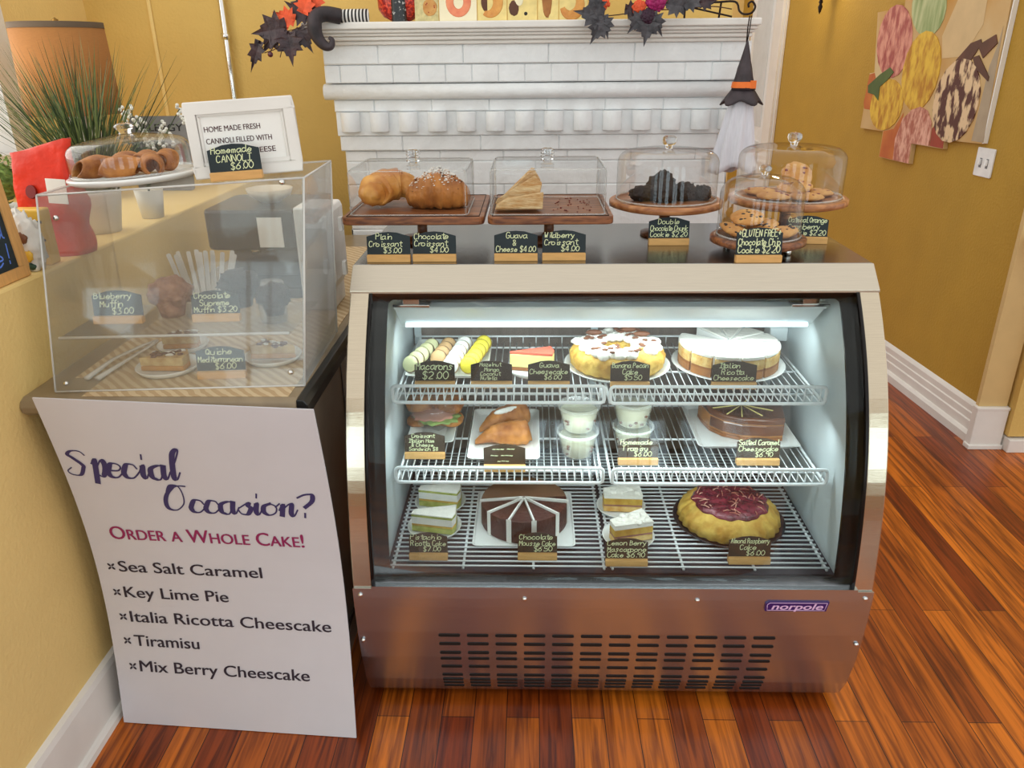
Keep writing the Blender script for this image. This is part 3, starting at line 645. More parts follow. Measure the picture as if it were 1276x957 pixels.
for x0, x1, y, z, ln, lb in (
    (-0.479, -0.378, 0.332, S1, ['Macarons', '$2.00'], 'brown-black card reading Macarons on the top wire shelf'),
    (-0.337, -0.233, 0.332, S1, ['.Hazelnut', '.Mango', '.Coconut', '.Nutella'], 'brown-black card listing macaron flavours on the top wire shelf'),
    (-0.193, -0.088, 0.332, S1, ['Guava', 'Cheesecake', '$6.00'], 'brown-black card reading Guava Cheesecake on the top wire shelf'),
    (0.014, 0.112, 0.330, S1, ['Banana Pecan', 'Cake', '$5.50'], 'brown-black card reading Banana Pecan Cake on the top wire shelf'),
    (0.267, 0.377, 0.328, S1, ['Italian', 'Ricotta', 'Cheesecake'], 'brown-black card reading Italian Ricotta Cheesecake on the top wire shelf'),
    (-0.508, -0.405, 0.280, S2, ['Croissant', 'Italian Ham', '& Cheese', 'Sandwich $8'], 'dark card about a ham and cheese croissant sandwich on middle shelf'),
    (-0.302, -0.199, 0.215, S2, ['~~~ ~~', '~~ ~~~', '~~~'], 'dark card with faint scribbles before the pointed pastries'),
    (0.033, 0.133, 0.252, S2, ['Homemade', 'Tiramisu', '$6.00'], 'brown-black card reading Homemade Tiramisu on the middle wire shelf'),
    (0.328, 0.434, 0.252, S2, ['Salted Caramel', 'Cheesecake', '$6.90'], 'dark card reading Salted Caramel Cheesecake on the middle wire shelf'),
    (-0.480, -0.387, 0.094, S0, ['Pistachio', 'Ricotta Cake', '$7.00'], 'brown-black card reading Pistachio Ricotta Cake on the case floor'),
    (-0.217, -0.122, 0.097, S0, ['Chocolate', 'Mousse Cake', '$6.50'], 'brown-black card reading Chocolate Mousse Cake on the case floor'),
    (-0.007, 0.093, 0.075, S0, ['Lemon Berry', 'Mascarpone', 'Cake $6.90'], 'brown-black card reading Lemon Berry Mascarpone Cake on the case floor'),
    (0.287, 0.386, 0.086, S0, ['Almond Raspberry', 'Cake', '$6.00'], 'brown-black card reading Almond Raspberry Cake on the case floor')):
    menu_card((mid(x0, x1), y, z), ln, lb, G2, brown=True, w=x1-x0)

# ------------------------------------------------------------------ boards, stands and covers on top of the case
def board_stand(x0, x1, label):
    cx, cy_ = (x0+x1)/2, 0.55; t = thing('serving_stand', label, 'serving stand', (cx, cy_, TOP), 0, 'square wooden serving stands')
    w_ = x1-x0; d = 0.335
    mb = MB().prism(rrect(-w_/2, -d/2, w_/2, d/2, 0.02, 4), 'z', 0.073, 0.092)
    mb.build('board', 'acacia', t, bevel=0.003)
    MB().tube([(-w_/2+0.012, -d/2+0.012, 0.0925), (w_/2-0.012, -d/2+0.012, 0.0925), (w_/2-0.012, d/2-0.012, 0.0925), (-w_/2+0.012, d/2-0.012, 0.0925)], 0.0012, 6, closed=True).build('inlay', 'dark_void', t)
    MB().lathe([(0.065, 0), (0.065, 0.008), (0.022, 0.014), (0.013, 0.022), (0.013, 0.058), (0.03, 0.0725)], 24).build('pedestal', 'acacia', t)
    return t
board_stand(-0.642, -0.298, 'left square wooden stand holding two croissants under a clear cover')
board_stand(-0.290, 0.012, 'right square wooden stand holding the sugared wedge pastries')
BZ = TOP+0.092
def ribbed_knob(r, h): 
    pr = [(r*0.55, 0)]
    for k in range(4):
        z0 = h*(0.08+0.23*k); pr += [(r*0.62, z0), (r, z0+h*0.06), (r, z0+h*0.14), (r*0.62, z0+h*0.2)]
    return pr+[(r*0.5, h), (0.0001, h)]
def box_cover(x0, x1, y0, y1, h, label):
    cx, cy_ = (x0+x1)/2, (y0+y1)/2; t = thing('pastry_cover', label, 'pastry cover', (cx, cy_, BZ+0.0006), 0, 'clear box shaped pastry covers')
    a, b_ = (x1-x0)/2, (y1-y0)/2; mb = MB(); loops = [(0, 0.0), (0, h*0.9), (-0.003, h*0.96), (-0.010, h)]
    L_ = [[(x, y, z) for x, y in rrect(-a-q, -b_-q, a+q, b_+q, 0.014+q if 0.014+q > 0.003 else 0.003, 4)] for q, z in loops]; n = len(L_[0])
    vs = [v for l in L_ for v in l]; fs = [(j*n+i, j*n+(i+1) % n, (j+1)*n+(i+1) % n, (j+1)*n+i) for j in range(3) for i in range(n)]+[tuple(3*n+i for i in range(n))]
    mb.add(vs, fs, 0, False); mb.build('box', 'dome_glass', t)
    rim = MB()
    for q, z, r_ in ((0, 0.0018, 0.0016), (-0.003, h*0.97, 0.0014)): rim.tube([(x, y, z) for x, y in rrect(-a-q, -b_-q, a+q, b_+q, 0.014, 4)], r_, 6, closed=True)
    for sx in (-1, 1):
        for sy in (-1, 1): rim.tube([(sx*(a-0.004), sy*(b_-0.004), 0), (sx*(a-0.004), sy*(b_-0.004), h*0.96)], 0.0011, 6)
    rim.build('moulded_edge', 'clear_plastic', t)
    MB().lathe(ribbed_knob(0.017, 0.034), 20, (0, 0, h)).build('knob', 'knob_glass', t)
box_cover(-0.624, -0.338, 0.40, 0.655, 0.107, 'clear box cover with ribbed knob over the two croissants')
box_cover(-0.284, -0.006, 0.40, 0.655, 0.109, 'clear box cover with ribbed knob over the wedge pastries')
def croissant(path, rad, seed, mats, name, label, parent_loc, ridges=7, sq=0.85, amp=0.10):
    pts = smooth(path, 14); n = len(pts); mb = MB(); vs = []; fs = []; m = 22; rnd = Vector((seed*2.3, seed, 4))
    for i, p in enumerate(pts):
        t_ = i/(n-1); tg = (pts[min(i+1, n-1)]-pts[max(i-1, 0)]).normalized(); a = tg.cross(Vector((0, 0, 1))).normalized(); u = Vector((0, 0, 1))
        r_ = rad*(0.12+0.95*math.sin(math.pi*min(max(t_, 0.02), 0.98))**0.6)*(0.90+0.16*((t_*ridges) % 1.0))
        for k in range(m):
            g = 2*math.pi*k/m; d = a*math.cos(g)+u*math.sin(g)*sq; q = r_*(1+amp*noise.noise(d*2.2+rnd+Vector((t_*5, 0, 0))))
            v = p+d*q; v.z = max(v.z, 0.0); vs.append(v)
    for i in range(n-1):
        for k in range(m): q = (k+1) % m; fs.append((i*m+k, i*m+q, (i+1)*m+q, (i+1)*m+k))
    fs += [tuple(range(m)), tuple((n-1)*m+k for k in range(m))]
    mb.add(vs, fs, 0, True); return mb.build(name, mats)
c = croissant([(-0.035, -0.045, 0.036), (-0.045, -0.02, 0.040), (-0.022, 0.035, 0.050), (0.02, 0.055, 0.048), (0.048, 0.03, 0.035)], 0.045, 3, 'bake_gold', 'croissant', '', None, 6)
tag(c, 'plain golden crescent croissant under the left clear cover', 'croissant', 'croissants on the left board', loc=(-0.536, 0.52, BZ+0.0005))
c = croissant([(-0.070, 0.01, 0.024), (-0.04, -0.012, 0.036), (0.0, -0.016, 0.046), (0.04, -0.010, 0.038), (0.070, 0.012, 0.024)], 0.054, 5, 'bake_brown', 'croissant', '', None, 9, 0.9)
tag(c, 'chocolate croissant dusted with white sugar beside the plain croissant', 'croissant', 'croissants on the left board', loc=(-0.420, 0.530, BZ+0.0005))
from mathutils.bvhtree import BVHTree
bvh = BVHTree.FromPolygons([v.co for v in c.data.vertices], [p.vertices for p in c.data.polygons])
su = MB()
for i in range(900):
    x = random.gauss(0, 0.028); y = random.gauss(-0.012, 0.024); hit = bvh.ray_cast(Vector((x, y, 0.3)), Vector((0, 0, -1)))[0]
    if hit and hit.z > 0.040:
        s_ = random.uniform(0.0016, 0.0045); su.blob((x, y, hit.z), (s_*1.6, s_*1.6, s_*0.8), 0.3, 3, i, 6, 4, 0 if random.random() < 0.93 else 1)
so = su.build('sugar_dusting', ['white_cream', 'chip'], c); so['kind'] = 'stuff'
def wedge_pastry(loc, poly, th, rz, ry, label, seed):
    t = MB(); n = 5; d = th/n
    for k in range(n):
        rnd = random.Random(seed*9+k); q = [(x+rnd.uniform(-0.0022, 0.0022), z+rnd.uniform(-0.0022, 0.0022)) for x, z in poly]
        t.prism(q, 'y', -th/2+k*d+0.0004, -th/2+(k+1)*d-0.0004)
    o = t.build('wedge_pastry', 'puff', bevel=0.002); tag(o, label, 'pastry', 'flaky wedge pastries on the right board', loc=loc); o.rotation_euler = (R(-12), R(ry), R(rz)); return o
wedge_pastry((-0.226, 0.562, BZ+0.008), [(-0.046, 0.0), (0.055, 0.0), (0.064, 0.05), (0.047, 0.083)], 0.034, 6, 0, 'flaky wedge pastry leaning upright at the back of the trio', 1)
wedge_pastry((-0.224, 0.508, BZ+0.0075), [(-0.05, 0.0), (0.055, 0.0), (0.066, 0.052), (0.046, 0.070), (-0.045, 0.014)], 0.032, -4, 0, 'flaky wedge pastry standing between the upright one and flat one', 2)
wedge_pastry((-0.214, 0.450, BZ+0.0065), [(-0.058, 0.0), (0.054, 0.0), (0.060, 0.038), (-0.03, 0.026), (-0.055, 0.012)], 0.040, 3, 0, 'sugar dusted wedge pastry lying flat at the front of the trio', 3)
cm = MB()
for i in range(46):
    s_ = random.uniform(0.002, 0.006); cm.blob((random.uniform(-0.13, -0.03), random.uniform(0.43, 0.64), BZ+s_*0.25), (s_, s_*1.4, s_*0.5), 0.4, 3, i, 6, 4)
tag(cm.build('pastry_crumbs', 'cranberry'), 'reddish crumbs scattered on the right square stand', 'crumbs', kind='stuff')

def dome_stand(c, rp, zp, rd, hd, name, label, label2, low=False, group='round wooden cake stands'):
    t = thing('cake_stand', label, 'cake stand', (c[0], c[1], TOP), 0, group); th = 0.020
    MB().lathe([(rp*0.90, zp-th), (rp, zp-th*0.75), (rp, zp-0.003), (rp-0.004, zp), (rp*0.88, zp), (rp*0.87, zp-0.002), (0.0001, zp-0.002)], 56).build('plate', 'acacia' if low else 'acacia_warm', t)
    if low:
        for k in range(4): a = math.pi/4+k*math.pi/2; MB().lathe([(0.006, 0), (0.009, 0.003), (0.009, zp-th)], 12, (rp*0.72*math.cos(a), rp*0.72*math.sin(a), 0)).build('foot', 'chrome', t)
    else: MB().lathe([(0.062, 0), (0.062, 0.007), (0.024, 0.014), (0.014, 0.024), (0.014, zp-th-0.014), (0.045, zp-th)], 24).build('pedestal', 'acacia', t)
    d = thing('glass_dome', label2, 'glass dome', (c[0], c[1], TOP+zp+0.0005), 0, 'glass domes on the round stands')
    cr = rd*(0.55 if low else 0.30); pr = [(rd, 0), (rd*1.005, 0.004), (rd, 0.008)]+[(rd-cr+cr*math.cos(R(a)), hd-cr*0.8+cr*0.8*math.sin(R(a))) for a in range(0, 91, 9)]+[(0.012, hd+0.004), (0.0001, hd+0.004)]
    MB().shell(pr, 56).build('dome', 'dome_glass', d)
    MB().tube([(rd*math.cos(2*math.pi*i/48), rd*math.sin(2*math.pi*i/48), 0.003) for i in range(48)], 0.0022, 6, closed=True).build('rim', 'clear_plastic', d)
    k = 0.024; MB().lathe([(0.010, hd+0.002), (0.009, hd+0.008), (0.016, hd+0.014), (0.019, hd+0.022), (0.018, hd+0.030), (0.012, hd+0.034), (0.0001, hd+0.035)] if not low else [(0.008, hd+0.002), (0.007, hd+0.008), (0.014, hd+0.013), (0.015, hd+0.020), (0.010, hd+0.026), (0.0001, hd+0.027)], 12).build('knob', 'knob_glass', d)
dome_stand((0.170, 0.615), 0.148, 0.094, 0.130, 0.125, '', 'round wooden pedestal stand holding dark chocolate chunks', 'clear glass dome over the dark chocolate chunks')
dome_stand((0.505, 0.665), 0.155, 0.092, 0.137, 0.128, '', 'round wooden pedestal stand of pale cookies at the right corner', 'wide clear glass dome over the pale cookies at right corner')
dome_stand((0.370, 0.432), 0.114, 0.036, 0.099, 0.140, '', 'low round wooden board on small feet holding chip cookies', 'tall rounded glass dome over the chocolate chip cookies', True)
ZB = TOP+0.092
for i, (x, y, dx, dy, dz, rz, lb) in enumerate(((0.110, 0.60, 0.075, 0.05, 0.036, 12, 'leftmost dark chocolate chunk under the middle dome'), (0.160, 0.575, 0.06, 0.055, 0.052, -18, 'tallest dark chocolate chunk under the middle dome'), (0.163, 0.655, 0.08, 0.05, 0.060, 30, 'dark chocolate chunk at the back under the middle dome'), (0.215, 0.60, 0.06, 0.05, 0.044, 24, 'dark chocolate chunk right of the tallest one'), (0.262, 0.612, 0.05, 0.055, 0.034, -8, 'rightmost dark chocolate chunk under the middle dome'))):
    mb = MB(); mb.blob((0, 0, dz*0.48), (dx*1.1, dy*1.1, dz*1.15), 0.34, 3.2, i+1, 22, 14, flat=-dz*0.48)
    mb.v = [(max(-dx/2, min(dx/2, a)), max(-dy/2, min(dy/2, b_)), e) for a, b_, e in mb.v]
    tag(mb.build('chocolate_cookie', 'choc'), lb, 'chocolate cookie', 'dark chocolate chunks under the middle dome', loc=(x, y, ZB+0.0005), rz=R(rz))
def cookie(loc, r, rot, label, group, chipmat='chip', seed=0, n=11):
    t = thing('cookie', label, 'cookie', loc, 0, group, rot=[R(a) for a in rot]); th = 0.016
    MB().blob((0, 0, th*0.5), (2*r, 2*r, th*1.25), 0.12, 3.0, seed, 26, 10, flat=-th*0.5).build('biscuit', 'cookie', t)
    mb = MB(); rnd = random.Random(seed)
    for i in range(n):
        a = rnd.uniform(0, 6.3); q = r*0.82*math.sqrt(rnd.random()); s_ = rnd.uniform(0.006, 0.011); z = th*0.5+th*0.62*math.sqrt(max(0.1, 1-(q/r)**2))
        mb.blob((q*math.cos(a), q*math.sin(a), z-0.001), (s_, s_*0.8, s_*0.6), 0.3, 3, i+seed, 8, 6)
    mb.build('chips', chipmat, t)['kind'] = 'stuff'
Z3 = TOP+0.0345; GC = 'chocolate chip cookies under the low dome'
for i, (x, y, z, r, rot, lb) in enumerate(((0.312, 0.432, 0.006, 0.040, (10, 16, 0), 'chocolate chip cookie leaning at the left of the low dome'), (0.350, 0.470, 0.030, 0.042, (14, -4, 0), 'chocolate chip cookie on top at the back of low dome'), (0.425, 0.418, 0.003, 0.036, (6, -14, 0), 'chocolate chip cookie at the right of the low dome'), (0.392, 0.478, 0.008, 0.040, (10, -10, 0), 'chocolate chip cookie lying behind the right one in low dome'), (0.368, 0.395, 0.0, 0.036, (0, 0, 0), 'chocolate chip cookie flat at the front of the low dome'))):
    cookie((x, y, Z3+z), r, rot, lb, GC, 'chip', i+3, 12)
ZC = TOP+0.0905; GO = 'pale cookies under the right corner dome'
for i, (x, y, z, r, rot, lb) in enumerate(((0.455, 0.62, 0.0, 0.045, (0, 0, 0), 'pale cookie lying at the left front of the corner dome'), (0.535, 0.61, 0.0, 0.045, (0, 0, 0), 'pale cookie lying at the front of the corner dome'), (0.585, 0.675, 0.0, 0.043, (0, 0, 0), 'pale cookie lying at the right of the corner dome'), (0.525, 0.672, 0.016, 0.045, (8, -6, 0), 'upper pale cookie stacked in the corner dome'), (0.545, 0.735, 0.042, 0.042, (48, 0, 0), 'pale cookie standing tilted at the back of corner dome'), (0.440, 0.70, 0.0, 0.042, (0, 0, 0), 'pale cookie lying at the back left of corner dome'))):
    cookie((x, y, ZC+z), r, rot, lb, GO, 'cranberry', i+20, 7)

# ------------------------------------------------------------------ pastries inside the case: top shelf
def add_plate(name, label, loc, w_, d, mat_='plate', rz=0, rim=0.012, h=0.014, group='plates inside the case'):
    mb = MB(); L_ = []
    for q, z in ((-rim*1.4, 0), (0, h), (-0.003, h), (-rim*1.5, 0.004)): L_.append([(x, y, z) for x, y in rrect(-w_/2-q, -d/2-q, w_/2+q, d/2+q, 0.012, 4)])
    n = len(L_[0]); vs = [v for l in L_ for v in l]; fs = [(j*n+i, j*n+(i+1) % n, (j+1)*n+(i+1) % n, (j+1)*n+i) for j in range(3) for i in range(n)]+[tuple(range(n-1, -1, -1)), tuple(3*n+i for i in range(n))]
    mb.add(vs, fs); mb.v = [(x, y, z) for x, y, z in mb.v]
    return tag(mb.build(name, mat_), label, 'plate', group, loc=loc, rz=rz)
def round_plate(label, loc, r, mat_='plate', h=0.012, group='plates inside the case', name='plate'):
    return tag(MB().lathe([(r*0.6, 0), (r*0.88, 0.001), (r, h), (r*0.985, h+0.0015), (r*0.90, 0.0042), (0.0001, 0.004)], 44).build(name, mat_), label, 'plate', group, loc=loc)
sm = bpy.data.materials['plate']
tag(add_plate('platter', 'white rectangular platter under the rows of macarons', (-0.405, 0.515, S1), 0.215, 0.28), 'white rectangular platter under the rows of macarons', 'plate', 'plates inside the case')
pm0 = None
def macaron(kind, fill):
    t = bpy.data.objects.new('macaron', None); t.empty_display_size = 0.02; COL.objects.link(t)
    for s in (-1, 1): MB().lathe([(0.0001, 0.0122), (0.010, 0.0118), (0.0170, 0.0102), (0.0205, 0.0078), (0.0215, 0.0052), (0.0212, 0.0044), (0.0001, 0.0044)], 26, xf=Matrix.Scale(s, 4, (0, 0, 1))).build('shell', kind, t)
    MB().lathe([(0.0212, -0.0044), (0.0229, -0.002), (0.0229, 0.002), (0.0212, 0.0044)], 24).build('filling', fill, t); return t
order = ['front', 'second', 'third', 'fourth', 'fifth', 'sixth', 'seventh']
for x0, x1, y0, n, kind, fill, cn in ((-0.500, -0.462, 0.412, 5, 'mac_green', 'mac_fill', 'pale green'), (-0.432, -0.415, 0.455, 4, 'mac_tan', 'mac_fill', 'tan'), (-0.395, -0.372, 0.398, 6, 'mac_white', 'mac_cream', 'white'), (-0.348, -0.318, 0.405, 6, 'mac_yellow', 'mac_gold', 'yellow')):
    proto = macaron(kind, fill)
    for i in range(n):
        if i == 0: o = proto
        else:
            o = proto.copy(); COL.objects.link(o)
            for ch in proto.children:
                d = ch.copy(); COL.objects.link(d); d.parent = o
        f = i/max(1, n-1); o.location = (x0+(x1-x0)*f, y0+0.0335*i, S1+0.0045+0.0229+0.004); o.rotation_euler = (R(60+random.uniform(-6, 6)), 0, R(random.uniform(-14, 8)-8))
        o['label'] = '%s macaron standing %s in its row on the white platter' % (cn, order[i] if i < n-1 else 'last'); o['category'] = 'macaron'; o['group'] = 'macarons standing in rows on the platter'
def slab_poly(t, name, poly, z0, z1, m_, sm=False, bevel=0.0015): return MB().prism(poly, 'z', z0, z1, sm=sm).build(name, m_, t, bevel=bevel)
def cake_slice(name, label, cat, loc, rz, poly, layers, group=None):
    t = thing(name, label, cat, loc, rz, group); z = 0.0005
    for nm, h, m_ in layers:
        if nm == 'topping':
            mb = MB().prism(poly, 'z', z, z+h*0.55); k = random.Random(label)
            cx = sum(p[0] for p in poly)/len(poly); cyy = sum(p[1] for p in poly)/len(poly)
            for i in range(16):
                a, b_ = k.random(), k.random(); i0 = k.randrange(len(poly)); p, q = poly[i0], poly[(i0+1) % len(poly)]
                x = cx+(p[0]+(q[0]-p[0])*a-cx)*b_*0.85; y = cyy+(p[1]+(q[1]-p[1])*a-cyy)*b_*0.85
                mb.blob((x, y, z+h*0.5), (0.022, 0.022, h*0.9), 0.25, 3, i, 10, 6)
            mb.build(nm, m_, t)
        else: slab_poly(t, nm, poly, z, z+h-0.0003, m_)
        z += h
    return t
TRI = [(-0.055, -0.020), (0.052, -0.034), (0.058, -0.012), (0.055, 0.030), (-0.052, 0.002)]
round_plate('small white plate under the guava cheesecake slice', (-0.180, 0.440, S1), 0.068)
cake_slice('cake_slice', 'cheesecake wedge with a coral pink guava top layer', 'cake', (-0.182, 0.440, S1+0.0045), R(4), [(-0.06, 0.0), (0.05, -0.030), (0.058, 0.0), (0.052, 0.032)], [('crust', 0.010, 'sponge_brown'), ('filling', 0.036, 'mac_fill_pale'), ('glaze', 0.008, 'guava')])
# banana pecan ring
round_plate('round white plate under the frosted banana pecan cake', (0.045, 0.475, S1), 0.142)
t = thing('bundt_cake', 'fluted golden cake with white frosting and dark nut pieces on top', 'cake', (0.045, 0.478, S1+0.0045))
fl = lambda a, z: 1+0.035*abs(math.sin(a*11))*(1 if z < 0.06 else 0.4)
MB().lathe([(0.112, 0), (0.122, 0.012), (0.124, 0.036), (0.112, 0.052), (0.075, 0.060), (0.05, 0.058), (0.04, 0.02), (0.038, 0)], 132, wob=fl).build('sponge', 'cake_yellow', t)
mb = MB()
for i in range(70):
    a = random.uniform(0, 6.3); q = random.uniform(0.045, 0.106); mb.blob((q*math.cos(a), q*math.sin(a), 0.060-0.05*max(0, q-0.095)), (0.036, 0.034, 0.024), 0.25, 3, i, 10, 7)
mb.build('frosting', 'frosting', t)
mb = MB()
for i in range(34):
    a = random.uniform(0, 6.3); q = random.uniform(0.045, 0.106); mb.blob((q*math.cos(a), q*math.sin(a), 0.072), (0.016, 0.009, 0.007), 0.2, 3, i, 8, 6)
mb.build('nut_pieces', 'pecan', t)
for i in range(3):
    a = R((150, 60, 20)[i]); MB().blob((0.07*math.cos(a), 0.07*math.sin(a), 0.079), (0.045, 0.016, 0.016), 0.12, 3, i, 12, 8).build('pecan_half', 'pecan', t)
# sliced ricotta cheesecake
round_plate('thin round tray under the sliced white topped cheesecake', (0.345, 0.492, S1), 0.150, h=0.008)
t = thing('sliced_cheesecake', 'round cheesecake with white snowy top cut into paper lined slices', 'cake', (0.345, 0.495, S1+0.0045))
N_ = 12; r_ = 0.132
for k in range(N_):
    if k in (4,): continue
    a0, a1 = 2*math.pi*k/N_+0.03, 2*math.pi*(k+1)/N_-0.03; poly = [(0.006*math.cos((a0+a1)/2), 0.006*math.sin((a0+a1)/2))]+[(r_*math.cos(a0+(a1-a0)*i/5), r_*math.sin(a0+(a1-a0)*i/5)) for i in range(6)]
    s_o = MB().prism(poly, 'z', 0.0005, 0.020, 0).prism(poly, 'z', 0.020, 0.026, 1).prism(poly, 'z', 0.026, 0.052, 2).build('slice', ['caramel_side', 'sponge_brown', 'sponge'], t)
    MB().prism(poly, 'z', 0.0522, 0.063).build('snowy_topping', 'frosting', s_o, bevel=0.003)
for k in range(N_):
    a = 2*math.pi*k/N_
    MB().box((0.066, 0, 0.031), (0.122, 0.0035, 0.060), xf=Matrix.Rotation(a, 4, 'Z')).build('paper_divider', 'paper', t)

# ------------------------------------------------------------------ middle shelf
add_plate('dish', 'white oval dish under the wrapped ham croissant', (-0.450, 0.455, S2), 0.125, 0.26, rim=0.02, h=0.022)
t = thing('croissant_sandwich', 'ham and lettuce croissant sandwich wrapped in clear film on oval dish', 'sandwich', (-0.450, 0.455, S2+0.010))
o = croissant([(-0.062, -0.02, 0.055), (-0.035, 0.02, 0.062), (0.0, 0.035, 0.066), (0.035, 0.02, 0.062), (0.06, -0.03, 0.055)], 0.052, 8, 'bake_brown', 'croissant_top', '', None, 8, 0.62); o.parent = t
o = croissant([(-0.062, -0.04, 0.018), (-0.03, 0.0, 0.022), (0.0, 0.01, 0.024), (0.035, 0.0, 0.022), (0.06, -0.04, 0.018)], 0.052, 9, 'bake_brown', 'croissant_base', '', None, 8, 0.4); o.parent = t
MB().blob((0.012, -0.035, 0.040), (0.12, 0.10, 0.012), 0.35, 5, 2, 30, 6).build('lettuce', 'lettuce', t); MB().blob((0, -0.03, 0.046), (0.115, 0.09, 0.010), 0.3, 5, 4, 30, 6).build('ham', 'ham', t)
MB().blob((0, 0, 0.052), (0.132, 0.16, 0.112), 0.10, 2.5, 5, 26, 14, flat=-0.05).build('film_wrap', 'film', t)
add_plate('plate', 'square white plate under the two pointed pastries', (-0.255, 0.400, S2), 0.185, 0.30)
def pointed_pastry(loc, rz, label, seed, cream=True):
    t = thing('filled_pastry', label, 'pastry', loc, rz, 'pointed pastries on the square plate'); m = 20; n = 26; vs = []; fs = []
    for i in range(n):
        f = i/(n-1); x = -0.085+0.15*f; r_ = 0.004+0.034*math.sin(math.pi*min(1, f*0.62+0.02))**0.9*(0.92+0.12*((f*9) % 1)); r_ *= (1 if f < 0.93 else max(0.25, (1-f)/0.07))
        for k in range(m):
            g = 2*math.pi*k/m; vs.append((x, r_*math.cos(g), max(0, 0.030*min(1, r_/0.025)+r_*0.85*math.sin(g))))
    for i in range(n-1):
        for k in range(m): q = (k+1) % m; fs.append((i*m+k, i*m+q, (i+1)*m+q, (i+1)*m+k))
    fs += [tuple(range(m)), tuple((n-1)*m+k for k in range(m))]
    MB().add(vs, fs, 0, True).build('shell', 'bake_brown', t)
    if cream: MB().blob((-0.01, -0.012, 0.054), (0.075, 0.018, 0.016), 0.18, 3, seed, 18, 8).build('cream_filling', 'white_cream', t)
pointed_pastry((-0.250, 0.455, S2+0.0058), R(30), 'pointed brown pastry with a white cream slit, upper of two', 1)
pointed_pastry((-0.248, 0.352, S2+0.0058), R(8), 'ridged pointed brown pastry without visible cream, lower of two', 2, False)
def cup(loc, label, lid=True):
    t = thing('dessert_cup', label, 'dessert cup', loc, 0, 'clear cups of cream dessert')
    MB().shell([(0.0001, 0.001), (0.036, 0.001), (0.039, 0.004), (0.050, 0.060), (0.0535, 0.062), (0.0535, 0.066), (0.050, 0.066)], 36).build('cup', 'clear_plastic', t)
    MB().lathe([(0.0345, 0.0025), (0.0465, 0.052), (0.045, 0.055), (0.0001, 0.056)], 32).build('cream', 'tiramisu', t)
    MB().shell([(0.0545, 0.063), (0.0545, 0.069), (0.049, 0.069), (0.047, 0.066), (0.0001, 0.066)], 36).build('lid', 'clear_plastic', t)
    k = MB()
    for i in range(5): a = random.uniform(3.6, 5.8); z = random.uniform(0.012, 0.04); r_ = 0.0355+0.0115*z/0.05; k.blob((r_*math.cos(a), r_*math.sin(a), z), (0.010, 0.004, 0.007), 0.3, 3, i, 8, 5)
    k.build('cocoa_specks', 'pecan', t)
cup((-0.066, 0.305, S2+0.0005), 'lower clear cup of cream dessert in the left stack'); cup((-0.064, 0.309, S2+0.0701), 'upper clear cup of cream dessert in the left stack')
cup((0.078, 0.335, S2+0.0005), 'lower clear cup of cream dessert behind the tiramisu card'); cup((0.076, 0.339, S2+0.0701), 'upper clear cup of cream dessert above the tiramisu card')
add_plate('plate', 'large square white plate under the dark caramel cheesecake', (0.380, 0.455, S2), 0.265, 0.27)
t = thing('caramel_cheesecake', 'half round cheesecake with shiny dark caramel top and thin drizzle lines', 'cake', (0.385, 0.455, S2+0.0045), R(-4))
half = [(-0.105, 0.06), (-0.10, 0.02), (-0.085, -0.03), (-0.055, -0.065), (-0.01, -0.085), (0.05, -0.088), (0.098, -0.08), (0.108, 0.0), (0.105, 0.075), (0.0, 0.085)]
slab_poly(t, 'crust', half, 0.0005, 0.010, 'sponge_brown'); slab_poly(t, 'filling', half, 0.010, 0.050, 'caramel_side', bevel=0.003)
MB().prism([(x*1.015, y*1.015) for x, y in half], 'z', 0.046, 0.066, sm=True).build('caramel_top', 'caramel', t, bevel=0.006, seg=3)
gl = MB(); gl.prism([(x*1.012, y*1.012) for x, y in half[2:7]]+[(0.09, -0.06), (0.0, -0.06), (-0.05, -0.045), (-0.07, -0.02)], 'z', 0.016, 0.0465); gl.build('caramel_drip', 'caramel', t, bevel=0.003)
mb = MB()
for a in (200, 235, 262, 300, 335, 10, 60): mb.tube([(0, 0.0, 0.0668), (0.085*math.cos(R(a)), 0.078*math.sin(R(a)), 0.0668)], 0.0016, 6)
mb.build('drizzle', 'mac_fill_pale', t)

# ------------------------------------------------------------------ case floor
for y, lb, lb2, x in ((0.345, 'white plate under the back pistachio slice', 'green and white layered cake slice on the back left plate', -0.432), (0.225, 'white plate under the front pistachio slice', 'green and white layered cake slice on the front left plate', -0.434)):
    round_plate(lb, (x, y, S0), 0.070)
    cake_slice('cake_slice', lb2, 'cake', (x, y-0.003, S0+0.0055), R(-3), TRI, [('sponge_base', 0.016, 'pistachio'), ('crumb_layer', 0.006, 'cake_yellow'), ('cream', 0.020, 'white_cream'), ('thin_sponge', 0.006, 'pistachio'), ('sugar_top', 0.004, 'frosting')], 'pistachio cake slices')
add_plate('cake_board', 'square white board under the dark chocolate cake', (-0.203, 0.270, S0), 0.258, 0.262, rim=0.004, h=0.007)
t = thing('chocolate_cake', 'dark round chocolate cake with five slices parted by white paper strips', 'cake', (-0.203, 0.262, S0+0.0048))
r_ = 0.112
back = [(0, 0)]+[(r_*math.cos(R(a)), r_*math.sin(R(a))) for a in range(8, 188, 9)]+[(r_*math.cos(R(188)), r_*math.sin(R(188)))]
MB().prism(back, 'z', 0.0005, 0.060, sm=False).build('uncut_half', ['choc_cake'], t, bevel=0.003); MB().prism([(x*0.985, y*0.985) for x, y in back], 'z', 0.060, 0.064).build('mousse_top', 'mousse_top', t, bevel=0.002)
cuts = [188, 219, 251, 283, 318, 350]
